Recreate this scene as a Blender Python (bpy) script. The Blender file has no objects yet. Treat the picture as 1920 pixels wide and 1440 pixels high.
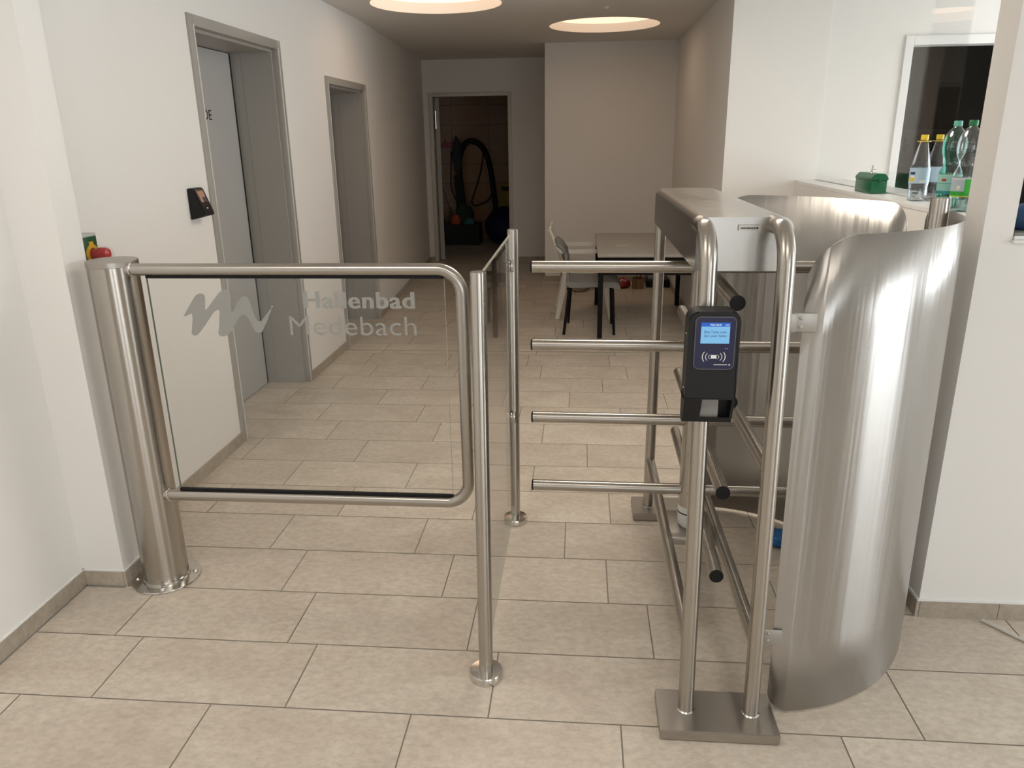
import bpy, bmesh, math, random
from mathutils import Vector, Matrix
random.seed(7)
S = bpy.context.scene
COL = S.collection
# ------------------------------------------------------------------ camera
yaw, pitch, roll = -0.0917170233, 0.313355045, 0.0153413261
cy, sy, cp, sp = math.cos(yaw), math.sin(yaw), math.cos(pitch), math.sin(pitch)
f = Vector((sy*cp, cy*cp, -sp)); r = Vector((cy, -sy, 0)); d = f.cross(r)
cr, sr = math.cos(roll), math.sin(roll)
r2 = cr*r + sr*d; d2 = -sr*r + cr*d
cam = bpy.data.cameras.new('camera'); camo = bpy.data.objects.new('camera', cam); COL.objects.link(camo)
M = Matrix((r2, -d2, -f)).transposed().to_4x4(); M.translation = Vector((0, 0, 1.6))
camo.matrix_world = M
cam.sensor_width = 36; cam.lens = 36*1426.664/1920; cam.clip_start = 0.05; cam.clip_end = 100
S.camera = camo
# ------------------------------------------------------------------ world, light, exposure
S.view_settings.view_transform = 'Standard'; S.view_settings.look = 'None'
S.view_settings.gamma = 1; S.view_settings.use_curve_mapping = False
S.view_settings.exposure = 0.0
SKY_BACK, SKY_RIGHT = .5, 7.5   # brighter sky to the right of the viewer
w = bpy.data.worlds.new('daylight'); S.world = w; w.use_nodes = True
bg = w.node_tree.nodes['Background']
wn = w.node_tree
tcw = wn.nodes.new('ShaderNodeTexCoord'); spw = wn.nodes.new('ShaderNodeSeparateXYZ'); wn.links.new(tcw.outputs['Generated'], spw.inputs[0])
mrw = wn.nodes.new('ShaderNodeMapRange'); mrw.inputs['From Min'].default_value = -.2; mrw.inputs['From Max'].default_value = .9
mrw.inputs['To Min'].default_value = SKY_BACK; mrw.inputs['To Max'].default_value = SKY_RIGHT
wn.links.new(spw.outputs[0], mrw.inputs[0]); wn.links.new(mrw.outputs[0], bg.inputs[1])
bg.inputs[0].default_value = (0.92, 0.97, 1.0, 1)
def portal(name, loc, rot, sx, sz):
    l = bpy.data.lights.new(name, 'AREA'); l.shape = 'RECTANGLE'; l.size = sx; l.size_y = sz
    l.cycles.is_portal = True
    o = bpy.data.objects.new(name, l); COL.objects.link(o); o.location = loc; o.rotation_euler = rot
    return o
FOYER_LAMP = 6.0
# rectangles of the window openings of the foyer and the office
portal('window_portal', (.9, -3.98, 1.285), (math.radians(90), 0, 0), 1.4, 2.33)
portal('window_portal', (3.2, -3.98, 1.285), (math.radians(90), 0, 0), 2.0, 2.33)
portal('window_portal', (4.78, .7, 1.285), (0, math.radians(90), 0), 2.33, 2.2)
portal('window_portal', (4.78, 4.1, 1.35), (0, math.radians(90), 0), 2.2, 2.8)

# ------------------------------------------------------------------ materials
def mat(name, col, rough=0.5, metal=0.0, **k):
    m = bpy.data.materials.new(name); m.use_nodes = True
    b = m.node_tree.nodes['Principled BSDF']
    b.inputs['Base Color'].default_value = (*col, 1); b.inputs['Roughness'].default_value = rough
    b.inputs['Metallic'].default_value = metal
    for a, v in k.items():
        b.inputs[a].default_value = v
    return m
def N(m, t, **k):
    n = m.node_tree.nodes.new(t)
    for a, v in k.items(): setattr(n, a, v)
    return n
def L(m, a, b): m.node_tree.links.new(a, b)
def noise_bump(m, scale, strength, dist=0.001, detail=3, stretch=(1, 1, 1)):
    tc = N(m, 'ShaderNodeTexCoord'); mp = N(m, 'ShaderNodeMapping'); mp.inputs['Scale'].default_value = stretch
    n = N(m, 'ShaderNodeTexNoise'); n.inputs['Scale'].default_value = scale; n.inputs['Detail'].default_value = detail
    bp = N(m, 'ShaderNodeBump'); bp.inputs['Strength'].default_value = strength; bp.inputs['Distance'].default_value = dist
    L(m, tc.outputs['Object'], mp.inputs[0]); L(m, mp.outputs[0], n.inputs['Vector']); L(m, n.outputs[0], bp.inputs['Height'])
    L(m, bp.outputs[0], m.node_tree.nodes['Principled BSDF'].inputs['Normal'])
    return n
def vary(m, c1, c2, scale, detail=4, stretch=(1, 1, 1)):
    tc = N(m, 'ShaderNodeTexCoord'); mp = N(m, 'ShaderNodeMapping'); mp.inputs['Scale'].default_value = stretch
    n = N(m, 'ShaderNodeTexNoise'); n.inputs['Scale'].default_value = scale; n.inputs['Detail'].default_value = detail
    cr_ = N(m, 'ShaderNodeValToRGB'); cr_.color_ramp.elements[0].color = (*c1, 1); cr_.color_ramp.elements[1].color = (*c2, 1)
    cr_.color_ramp.elements[0].position = .35; cr_.color_ramp.elements[1].position = .65
    L(m, tc.outputs['Object'], mp.inputs[0]); L(m, mp.outputs[0], n.inputs['Vector']); L(m, n.outputs[0], cr_.inputs[0])
    L(m, cr_.outputs[0], m.node_tree.nodes['Principled BSDF'].inputs['Base Color'])

plaster = mat('wall_paint', (0.80, 0.78, 0.75), 0.7); noise_bump(plaster, 220, .25, .0006)
ceilpaint = mat('ceiling_paint', (0.72, 0.70, 0.665), 0.8); noise_bump(ceilpaint, 200, .2, .0005)

def steel(name, col=(0.46, 0.43, 0.39), rough=0.25, axis='Z', aniso=0.85, stretch=(3, 3, 300), wavy=False):
    m = mat(name, col, rough, 1.0)
    b = m.node_tree.nodes['Principled BSDF']
    tg = N(m, 'ShaderNodeTangent'); tg.direction_type = 'RADIAL'; tg.axis = axis
    L(m, tg.outputs[0], b.inputs['Tangent']); b.inputs['Anisotropic'].default_value = aniso; b.inputs['Anisotropic Rotation'].default_value = .25
    tc = N(m, 'ShaderNodeTexCoord'); mp = N(m, 'ShaderNodeMapping'); mp.inputs['Scale'].default_value = stretch
    n = N(m, 'ShaderNodeTexNoise'); n.inputs['Scale'].default_value = 6; n.inputs['Detail'].default_value = 4
    L(m, tc.outputs['Object'], mp.inputs[0]); L(m, mp.outputs[0], n.inputs['Vector'])
    mr = N(m, 'ShaderNodeMapRange'); mr.inputs['To Min'].default_value = rough-.04; mr.inputs['To Max'].default_value = rough+.05
    L(m, n.outputs[0], mr.inputs[0]); L(m, mr.outputs[0], b.inputs['Roughness'])
    mx = N(m, 'ShaderNodeMixRGB'); mx.inputs[1].default_value = (*[c*.93 for c in col], 1); mx.inputs[2].default_value = (*[min(1, c*1.07) for c in col], 1)
    L(m, n.outputs[0], mx.inputs[0]); L(m, mx.outputs[0], b.inputs['Base Color'])
    bp = N(m, 'ShaderNodeBump'); bp.inputs['Strength'].default_value = .03 if wavy else .08; bp.inputs['Distance'].default_value = .0003
    L(m, n.outputs[0], bp.inputs['Height']); L(m, bp.outputs[0], b.inputs['Normal'])
    if wavy:   # slight rolling waves of the thin sheet, running upright
        mp2 = N(m, 'ShaderNodeMapping'); mp2.inputs['Scale'].default_value = (1, 1, .02); L(m, tc.outputs['Object'], mp2.inputs[0])
        n2 = N(m, 'ShaderNodeTexNoise'); n2.inputs['Scale'].default_value = 17; n2.inputs['Detail'].default_value = 3; L(m, mp2.outputs[0], n2.inputs['Vector'])
        b2 = N(m, 'ShaderNodeBump'); b2.inputs['Strength'].default_value = 1; b2.inputs['Distance'].default_value = .0028
        L(m, n2.outputs[0], b2.inputs['Height']); L(m, b2.outputs[0], bp.inputs['Normal'])
    return m
steel_v = steel('brushed_steel_upright')
steel_h = steel('brushed_steel_crosswise', axis='X', stretch=(300, 3, 3))
steel_y = steel('brushed_steel_lengthwise', axis='Y', stretch=(3, 300, 3))
steel_box = steel('brushed_steel_housing', col=(0.42, 0.40, 0.37), rough=.24, axis='Z', aniso=.2, stretch=(4, 4, 260))
steel_sheet = steel('brushed_steel_sheet', col=(0.46, 0.445, 0.425), rough=.32, axis='Z', aniso=.85, wavy=True, stretch=(2, 2, 400))
steel_plate = steel('brushed_steel_plate', col=(0.42, 0.39, 0.355), rough=.36, axis='Y', aniso=.3, stretch=(3, 200, 3))
steel_polish = mat('polished_steel', (0.68, 0.66, 0.63), 0.14, 1.0)
grey_metal = mat('grey_painted_metal', (0.28, 0.275, 0.26), 0.42, 0.0); noise_bump(grey_metal, 300, .1, .0003)
grey_frame = mat('grey_painted_frame', (0.35, 0.33, 0.30), 0.4, 0.0)
grey_leaf = mat('grey_door_leaf', (0.43, 0.425, 0.415), 0.45, 0.0); noise_bump(grey_leaf, 260, .1, .0003)
white_frame = mat('white_painted_frame', (0.8, 0.8, 0.79), 0.35)
black_pl = mat('black_plastic', (0.010, 0.010, 0.011), 0.5, **{'Specular IOR Level': .3}); noise_bump(black_pl, 500, .2, .0003)
black_cap = mat('black_rubber_cap', (0.007, 0.007, 0.008), 0.6, **{'Specular IOR Level': .25})
black_metal = mat('black_powder_coat', (0.005, 0.005, 0.006), 0.55, **{'Specular IOR Level': .2})
black_gl = mat('black_gloss', (0.01, 0.01, 0.012), 0.12)

def glass_mat(name, tint=(0.992, 0.997, 0.994), rough=0.0, base=.03, gain=.75):
    m = bpy.data.materials.new(name); m.use_nodes = True; nt = m.node_tree; nt.nodes.clear()
    o = nt.nodes.new('ShaderNodeOutputMaterial'); mx = nt.nodes.new('ShaderNodeMixShader')
    tr = nt.nodes.new('ShaderNodeBsdfTransparent'); tr.inputs[0].default_value = (*tint, 1)
    gl = nt.nodes.new('ShaderNodeBsdfGlossy'); gl.inputs['Roughness'].default_value = rough
    lw = nt.nodes.new('ShaderNodeLayerWeight'); lw.inputs[0].default_value = .5
    pw = nt.nodes.new('ShaderNodeMath'); pw.operation = 'POWER'; pw.inputs[1].default_value = 4.5
    ml = nt.nodes.new('ShaderNodeMath'); ml.operation = 'MULTIPLY_ADD'; ml.inputs[1].default_value = gain; ml.inputs[2].default_value = base
    nt.links.new(lw.outputs['Facing'], pw.inputs[0]); nt.links.new(pw.outputs[0], ml.inputs[0])
    nt.links.new(ml.outputs[0], mx.inputs[0]); nt.links.new(tr.outputs[0], mx.inputs[1]); nt.links.new(gl.outputs[0], mx.inputs[2])
    nt.links.new(mx.outputs[0], o.inputs[0]); return m
glass = glass_mat('clear_glass')
def emis(name, col, s):
    m = bpy.data.materials.new(name); m.use_nodes = True; nt = m.node_tree; nt.nodes.clear()
    o = nt.nodes.new('ShaderNodeOutputMaterial'); e = nt.nodes.new('ShaderNodeEmission')
    e.inputs[0].default_value = (*col, 1); e.inputs[1].default_value = s; nt.links.new(e.outputs[0], o.inputs[0]); return m

# floor tile
def tile_mat(name, c1, c2, c3, rough, attr=True):
    m = mat(name, c1, rough); b = m.node_tree.nodes['Principled BSDF']
    tc = N(m, 'ShaderNodeTexCoord'); add = N(m, 'ShaderNodeVectorMath', operation='ADD')
    mul = N(m, 'ShaderNodeVectorMath', operation='MULTIPLY'); mul.inputs[1].default_value = (37, 53, 11)
    at = N(m, 'ShaderNodeAttribute'); at.attribute_name = 'tone'
    L(m, at.outputs['Color'], mul.inputs[0]); L(m, mul.outputs[0], add.inputs[1]); L(m, tc.outputs['Object'], add.inputs[0])
    n1 = N(m, 'ShaderNodeTexNoise'); n1.inputs['Scale'].default_value = 3.2; n1.inputs['Detail'].default_value = 6; n1.inputs['Distortion'].default_value = .6
    mp = N(m, 'ShaderNodeMapping'); mp.inputs['Scale'].default_value = (1, 1.5, 1)
    L(m, add.outputs[0], mp.inputs[0]); L(m, mp.outputs[0], n1.inputs['Vector'])
    n2 = N(m, 'ShaderNodeTexNoise'); n2.inputs['Scale'].default_value = 34; n2.inputs['Detail'].default_value = 7; n2.inputs['Roughness'].default_value = .7
    L(m, mp.outputs[0], n2.inputs['Vector'])
    r1 = N(m, 'ShaderNodeValToRGB'); r1.color_ramp.elements[0].color = (*c1, 1); r1.color_ramp.elements[1].color = (*c2, 1)
    r1.color_ramp.elements[0].position = .33; r1.color_ramp.elements[1].position = .68
    L(m, n1.outputs[0], r1.inputs[0])
    r2_ = N(m, 'ShaderNodeValToRGB'); r2_.color_ramp.elements[0].color = (.80, .79, .78, 1); r2_.color_ramp.elements[1].color = (1.08, 1.08, 1.08, 1)
    r2_.color_ramp.elements[0].position = .36; r2_.color_ramp.elements[1].position = .62
    L(m, n2.outputs[0], r2_.inputs[0])
    mx = N(m, 'ShaderNodeMixRGB', blend_type='MULTIPLY'); mx.inputs[0].default_value = .75
    L(m, r1.outputs[0], mx.inputs[1]); L(m, r2_.outputs[0], mx.inputs[2])
    sx = N(m, 'ShaderNodeSeparateColor'); L(m, at.outputs['Color'], sx.inputs[0])
    mr = N(m, 'ShaderNodeMapRange'); mr.inputs['To Min'].default_value = .95; mr.inputs['To Max'].default_value = 1.05
    L(m, sx.outputs[0], mr.inputs[0])
    sc = N(m, 'ShaderNodeVectorMath', operation='SCALE'); L(m, mx.outputs[0], sc.inputs[0]); L(m, mr.outputs[0], sc.inputs['Scale'])
    L(m, sc.outputs[0], b.inputs['Base Color'])
    bp = N(m, 'ShaderNodeBump'); bp.inputs['Strength'].default_value = .15; bp.inputs['Distance'].default_value = .001
    L(m, n2.outputs[0], bp.inputs['Height']); L(m, bp.outputs[0], b.inputs['Normal'])
    return m
tile = tile_mat('floor_tile', (0.57, 0.495, 0.41), (0.67, 0.60, 0.51), None, .38)
tile_skirt = tile_mat('skirting_tile', (0.38, 0.325, 0.26), (0.46, 0.40, 0.325), None, .42)
grout = mat('grout', (0.25, 0.215, 0.175), 0.8)
silicone = mat('grey_silicone', (0.24, 0.23, 0.21), 0.5)

# ------------------------------------------------------------------ mesh helpers
ORG = {}
def obj(name, bm, m, parent=None, smooth=False, origin=None, autos=None):
    bmesh.ops.recalc_face_normals(bm, faces=bm.faces)
    me = bpy.data.meshes.new(name)
    if parent is not None: org = ORG[parent]
    else:
        vs = [v.co for v in bm.verts]
        org = Vector(((min(v.x for v in vs)+max(v.x for v in vs))/2, (min(v.y for v in vs)+max(v.y for v in vs))/2, min(v.z for v in vs))) if origin is None else Vector(origin)
    bmesh.ops.translate(bm, vec=-org, verts=bm.verts)
    bm.to_mesh(me); bm.free()
    ms = m if isinstance(m, (list, tuple)) else [m]
    for q in ms: me.materials.append(q)
    if smooth:
        for p in me.polygons: p.use_smooth = True
        me.set_sharp_from_angle(angle=math.radians(autos or 35))
    o = bpy.data.objects.new(name, me); COL.objects.link(o)
    if parent is not None: o.parent = parent
    else: o.location = org
    ORG[o] = org
    return o
def thing(name, loc, label=None, cat=None, group=None, kind=None):
    o = bpy.data.objects.new(name, None); COL.objects.link(o); o.location = loc; o.empty_display_size = .1
    ORG[o] = Vector(loc); tag(o, label, cat, group, kind); return o
def tag(o, label=None, cat=None, group=None, kind=None):
    if label: o['label'] = label
    if cat: o['category'] = cat
    if group: o['group'] = group
    if kind: o['kind'] = kind
    return o
def BM(): return bmesh.new()
def box(bm, x0, x1, y0, y1, z0, z1, bev=0, seg=2, mi=0):
    vs = [bm.verts.new((x, y, z)) for x in (x0, x1) for y in (y0, y1) for z in (z0, z1)]
    fs = [bm.faces.new([vs[i] for i in q]) for q in ((0, 1, 3, 2), (4, 6, 7, 5), (0, 4, 5, 1), (2, 3, 7, 6), (0, 2, 6, 4), (1, 5, 7, 3))]
    for q in fs: q.material_index = mi
    if bev:
        es = list({e for q in fs for e in q.edges})
        bmesh.ops.bevel(bm, geom=es, offset=bev, segments=seg, affect='EDGES', profile=.5)
    return bm
def prism(bm, pts, axis, a0, a1, bev=0, seg=2, mi=0):
    """polygon pts (2D) extruded along axis 'x','y','z' from a0 to a1"""
    def P(p, a):
        return {'x': (a, p[0], p[1]), 'y': (p[0], a, p[1]), 'z': (p[0], p[1], a)}[axis]
    A = [bm.verts.new(P(p, a0)) for p in pts]; B = [bm.verts.new(P(p, a1)) for p in pts]
    fs = [bm.faces.new(A), bm.faces.new(B[::-1])]
    n = len(pts)
    for i in range(n): fs.append(bm.faces.new((A[i], B[i], B[(i+1) % n], A[(i+1) % n])))
    for q in fs: q.material_index = mi
    if bev: bmesh.ops.bevel(bm, geom=list({e for q in fs for e in q.edges}), offset=bev, segments=seg, affect='EDGES')
    return bm
def fillet(pts, rad, seg=8):
    pts = [Vector(p) for p in pts]; out = [pts[0]]
    for i in range(1, len(pts)-1):
        a, b, c = pts[i-1], pts[i], pts[i+1]
        R = rad[i] if isinstance(rad, (list, tuple)) else rad
        u = (a-b).normalized(); v = (c-b).normalized(); ang = u.angle(v)
        if R <= 0 or ang > 3.1: out.append(b); continue
        t = R/math.tan(ang/2); p0 = b+u*t; p1 = b+v*t
        cen = b+(u+v).normalized()*(R/math.sin(ang/2))
        e0 = p0-cen; e1 = p1-cen; tot = e0.angle(e1)
        for k in range(seg+1):
            s = k/seg
            out.append(cen + (e0*math.sin((1-s)*tot)+e1*math.sin(s*tot))/math.sin(tot))
    out.append(pts[-1]); return out
def tube(bm, pts, rad, seg=28, caps=True, mi=0):
    pts = [Vector(p) for p in pts]; n = len(pts)
    tans = []
    for i in range(n):
        a = pts[max(i-1, 0)]; b = pts[min(i+1, n-1)]; tans.append((b-a).normalized())
    t = tans[0]; up = Vector((0, 0, 1)) if abs(t.z) < .9 else Vector((0, 1, 0))
    u = t.cross(up).normalized(); rings = []
    for i in range(n):
        t = tans[i]; u = (u - t*u.dot(t)).normalized(); v = t.cross(u)
        R = rad[i] if isinstance(rad, (list, tuple)) else rad
        rings.append([bm.verts.new(pts[i]+(u*math.cos(2*math.pi*k/seg)+v*math.sin(2*math.pi*k/seg))*R) for k in range(seg)])
    for i in range(n-1):
        for k in range(seg):
            q = bm.faces.new((rings[i][k], rings[i][(k+1) % seg], rings[i+1][(k+1) % seg], rings[i+1][k])); q.material_index = mi
    if caps:
        for q in (bm.faces.new(rings[0][::-1]), bm.faces.new(rings[-1])): q.material_index = mi
    return bm
def lathe(bm, prof, c, seg=40, axis=(0, 0, 1), mi=0):
    """prof: (radius, height) along axis from c"""
    ax = Vector(axis).normalized(); up = Vector((0, 0, 1)) if abs(ax.z) < .9 else Vector((1, 0, 0))
    u = ax.cross(up).normalized(); v = ax.cross(u); c = Vector(c); rings = []
    for (R, h) in prof:
        if R < 1e-6: rings.append([bm.verts.new(c+ax*h)])
        else: rings.append([bm.verts.new(c+ax*h+(u*math.cos(2*math.pi*k/seg)+v*math.sin(2*math.pi*k/seg))*R) for k in range(seg)])
    for i in range(len(rings)-1):
        A, B = rings[i], rings[i+1]
        for k in range(seg):
            k2 = (k+1) % seg
            if len(A) == 1 and len(B) == 1: continue
            if len(A) == 1: q = bm.faces.new((A[0], B[k], B[k2]))
            elif len(B) == 1: q = bm.faces.new((A[k], A[k2], B[0]))
            else: q = bm.faces.new((A[k], A[k2], B[k2], B[k]))
            q.material_index = mi
    return bm
def rrect(x0, x1, y0, y1, rad, seg=5):
    if not isinstance(rad, (list, tuple)): rad = [rad]*4
    out = []
    for (cx, cy_, a0, R) in ((x1, y1, 0, rad[0]), (x0, y1, 90, rad[1]), (x0, y0, 180, rad[2]), (x1, y0, 270, rad[3])):
        cx += -R if cx == x1 else R; cy_ += -R if cy_ == y1 else R
        for k in range(seg+1):
            a = math.radians(a0+90*k/seg); out.append((cx+R*math.cos(a), cy_+R*math.sin(a)))
    return out
def text_obj(name, s, x0, y, z0, width, height, m, parent, bold=0.0, normal='-y', depth=.0008, spacing=1.0, fat=0):
    cu = bpy.data.curves.new(name, 'FONT'); cu.body = s; cu.size = 1; cu.extrude = .002; cu.offset = bold
    cu.space_character = spacing
    to = bpy.data.objects.new(name, cu); COL.objects.link(to)
    dg = bpy.context.evaluated_depsgraph_get(); me = bpy.data.meshes.new_from_object(to.evaluated_get(dg))
    bpy.data.objects.remove(to)
    bm = BM(); bm.from_mesh(me); bpy.data.meshes.remove(me)
    xs = [v.co.x for v in bm.verts]; ys = [v.co.y for v in bm.verts]; zs = [v.co.z for v in bm.verts]
    sx_ = width/(max(xs)-min(xs)); sy_ = height/(max(ys)-min(ys)); mx_, my_, mz_ = min(xs), min(ys), min(zs); dz = max(zs)-mz_
    for v in bm.verts:
        a, b, c = (v.co.x-mx_)*sx_, (v.co.y-my_)*sy_, (v.co.z-mz_)/dz*depth
        if normal == '-y': v.co = Vector((x0+a, y-c, z0+b))
        elif normal == '+x': v.co = Vector((y+c, x0+a, z0+b))
        elif callable(normal): v.co = normal(x0+a, z0+b, c)
    if fat:   # bold weight: the same outlines laid side by side
        base = list(bm.verts)+list(bm.edges)+list(bm.faces)
        for dx in (-fat, fat):
            r_ = bmesh.ops.duplicate(bm, geom=base)
            for v in r_['geom']:
                if isinstance(v, bmesh.types.BMVert): v.co.x += dx; v.co.y -= abs(dx)*.03+(.00004 if dx > 0 else 0)
    return obj(name, bm, m, parent)

# ------------------------------------------------------------------ setting: floor
D, Y0, LT = 0.29764, 1.7844, 0.6075
OFF = {-1: .1325, 0: .3585, 1: .2535, 2: .117, 3: .560, 4: .147, 5: .389, 6: .05, 7: .41, 8: .255, 9: .55, 10: .160, 11: .338, 12: .225}
bm = BM(); tone = bm.loops.layers.color.new('tone')
X0, X1, YA, YB = -2.75, 4.8, -4.0, 12.9
g = .0022
def quad(x0, x1, y0, y1, z, mi, tcol):
    q = bm.faces.new([bm.verts.new(p) for p in ((x0, y0, z), (x1, y0, z), (x1, y1, z), (x0, y1, z))]); q.material_index = mi
    for l in q.loops: l[tone] = tcol
quad(X0, X1, YA, YB, -.0012, 1, (0, 0, 0, 1))
k = int(math.floor((YA-Y0)/D))
while Y0+k*D < YB:
    ya, yb = max(YA, Y0+k*D), min(YB, Y0+(k+1)*D); off = OFF.get(k, random.random()*LT)
    i = int(math.floor((X0-off)/LT))
    while off+i*LT < X1:
        xa, xb = max(X0, off+i*LT), min(X1, off+(i+1)*LT)
        if xb-xa > .02: quad(xa+g, xb-g, ya+g, yb-g, 0, 0, (random.random(), random.random(), random.random(), 1))
        i += 1
    k += 1
fl = obj('floor', bm, [tile, grout], origin=(0, 0, 0)); tag(fl, kind='structure')
bm = BM(); box(bm, -1.86, .99, 5.737, 5.745, -.001, .0012); tag(obj('trim_1', bm, silicone), kind='structure')

def struct(name, bm, m, **k): return tag(obj(name, bm, m, **k), kind='structure')
ZC = 2.55
# ceiling with two round recesses
LC = ((-1.085, 6.15, .49), (.19, 7.57, .50))
bm = BM()
FOY = ((-1.05, .95, .5), (.35, .1, .5), (2.6, -1.9, .5), (-.7, -2.2, .5), (.35, 3.7, .5))  # lamps out of view, added and placed for their light on floor and walls
def ceil_with_holes():
    outer = [(X0, YA), (X1, YA), (X1, YB), (X0, YB)]
    vs = [bm.verts.new((x, y, ZC)) for x, y in outer]; es = [bm.edges.new((vs[i], vs[(i+1) % 4])) for i in range(4)]
    for cx, cy_, R in LC + ((3.1, 4.3, .4),) + FOY:
        hv = [bm.verts.new((cx+R*math.cos(2*math.pi*i/64), cy_+R*math.sin(2*math.pi*i/64), ZC)) for i in range(64)]
        es += [bm.edges.new((hv[i], hv[(i+1) % 64])) for i in range(64)]
        tv = [bm.verts.new((v.co.x, v.co.y, ZC+.075)) for v in hv]
        for i in range(64): bm.faces.new((hv[i], hv[(i+1) % 64], tv[(i+1) % 64], tv[i]))
    bmesh.ops.triangle_fill(bm, use_beauty=True, edges=es)
    box(bm, X0-.1, X1+.1, YA-.1, YB+.1, ZC+.16, ZC+.3)
ceil_with_holes()
struct('ceiling', bm, ceilpaint, origin=(0, 0, ZC))
lamp_e = emis('warm_lamp_diffuser', (1.0, .68, .45), 1.6)
lamp_e1 = emis('warm_lamp_diffuser_bright', (1.0, .70, .47), 2.0)
lab = ('round recessed ceiling light near the left doors, largest of the ceiling lights',
       'round recessed ceiling light above the table niche')
for (cx, cy_, R), lb in zip(LC, lab):
    t = thing('ceiling_light', (cx, cy_, ZC+.075), lb, 'ceiling light', 'round recessed ceiling lights')
    bm = BM(); lathe(bm, [(0, .02), (R-.004, .02), (R-.004, .012), (0, .012)], (cx, cy_, ZC+.065), 64); obj('diffuser', bm, lamp_e1 if cx < 0 else lamp_e, t)
    bm = BM(); lathe(bm, [(R-.0005, 0), (R-.0005, .085), (R-.004, .085), (R-.004, 0), (R-.0005, 0)], (cx, cy_, ZC-.0), 64); obj('recess_ring', bm, white_frame, t, True)
t = thing('ceiling_light', (3.1, 4.3, ZC+.075), 'round recessed ceiling light inside the reception office behind the counter glass', 'ceiling light', 'round recessed ceiling lights')
bm = BM(); lathe(bm, [(0, .02), (.396, .02), (.396, .012), (0, .012)], (3.1, 4.3, ZC+.065), 64); obj('diffuser', bm, lamp_e, t)
lamp_f = emis('unseen_lamp_diffuser', (1.0, .925, .84), FOYER_LAMP)
lamp_b = emis('unseen_rear_lamp_diffuser', (1.0, .925, .84), FOYER_LAMP*.35)
lamp_w = emis('unseen_walkway_lamp_diffuser', (1.0, .90, .78), FOYER_LAMP*2.0)
for (cx, cy_, R), wh in zip(FOY, ('over the left of the foyer, before the pilaster', 'over the middle of the foyer above the viewer', 'at the rear right of the foyer behind the viewer', 'at the rear left of the foyer behind the viewer', 'above the walkway just past the gate')):
    t = thing('ceiling_light', (cx, cy_, ZC+.075), 'unseen round foyer ceiling light, placed to light the room, '+wh, 'ceiling light', 'round recessed ceiling lights')
    bm = BM(); lathe(bm, [(0, .02), (R-.004, .02), (R-.004, .012), (0, .012)], (cx, cy_, ZC+.065), 64); obj('diffuser', bm, lamp_w if cy_ > 3 else lamp_f if cy_ > 0 else lamp_b, t)
# small detector
bm = BM(); lathe(bm, [(0, -.012), (.012, -.012), (.018, -.002), (.03, 0), (0, 0)], (.18, 6.54, ZC), 24)
tag(obj('smoke_detector', bm, white_frame, None, True), 'tiny white disc sensor on the ceiling before the niche light', 'detector')

# ------------------------------------------------------------------ setting: walls
XL = -1.867
bm = BM()
for a, b in ((YA, 2.38), (2.38, 3.84), (4.905, 5.845), (6.83, 6.9)):
    box(bm, -2.3, XL, a, b, 0, ZC)
box(bm, -2.3, XL, 3.84, 4.905, 2.135, ZC); box(bm, -2.3, XL, 5.845, 6.83, 2.0, ZC)
prism(bm, [(XL, 6.9), (-2.045, 10.32), (-2.3, 10.32), (-2.3, 6.9)], 'z', 0, ZC)
struct('wall_left', bm, plaster, origin=(XL, 3, 0))
bm = BM(); box(bm, XL, -1.703, 2.38, 2.50, 0, ZC); struct('wall_left_pilaster', bm, plaster)
bm = BM(); box(bm, -2.7, -2.02, 3.6, 7.1, 0, ZC-.001)
bm.free()
# far end wall with door opening
YE = 10.32
bm = BM()
box(bm, -2.3, -1.93, YE, YE+.12, 0, ZC); box(bm, -.945, -.28, YE, YE+.12, 0, ZC); box(bm, -1.93, -.945, YE, YE+.12, 2.115, ZC)
struct('wall_far', bm, plaster)
bm = BM(); box(bm, -.405, 1.1, 8.815, 8.93, 0, ZC); box(bm, -.405, -.29, 8.93, YE, 0, ZC); struct('wall_niche', bm, plaster)
bm = BM(); box(bm, 1.0, 1.12, 5.7, 8.815, 0, ZC); struct('wall_right', bm, plaster)
# wall between corridor end and office, with framed opening
bm = BM(); box(bm, 1.12, 2.17, 5.7, 5.82, 0, ZC); box(bm, 3.25, 4.8, 5.7, 5.82, 0, ZC); box(bm, 2.17, 3.25, 5.7, 5.82, 2.15, ZC)
struct('wall_office', bm, plaster)
# low counter wall and its sill
SZ = 1.285
bm = BM(); box(bm, 1.50, 1.62, 2.50, 5.7, 0, SZ-.022); struct('wall_counter', bm, plaster)
bm = BM(); box(bm, 1.498, 1.86, 2.50, 5.7, SZ-.022, SZ, .002); struct('trim_2', bm, white_frame)
# front wall of the reception with hatch
bm = BM(); box(bm, 1.18, 1.266, 2.38, 2.50, 0, ZC); box(bm, 1.266, 4.8, 2.38, 2.50, 0, 1.283); box(bm, 1.266, 4.8, 2.38, 2.50, 2.3, ZC); box(bm, 3.2, 4.8, 2.38, 2.5, 1.283, 2.3)
struct('wall_reception', bm, plaster)
bm = BM(); box(bm, 1.262, 3.2, 2.365, 2.44, 1.283, 1.292, .002); box(bm, 1.268, 3.2, 2.375, 2.44, 1.292, 1.304, .002); struct('trim_3', bm, white_frame)
worktop = mat('grey_worktop', (.22, .215, .2), .3)
bm = BM(); box(bm, 1.268, 3.2, 2.378, 2.75, 1.304, 1.312, .002); tag(obj('reception_worktop', bm, worktop), 'grey worktop slab in the hatch at the right edge of the picture', 'worktop')
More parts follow.
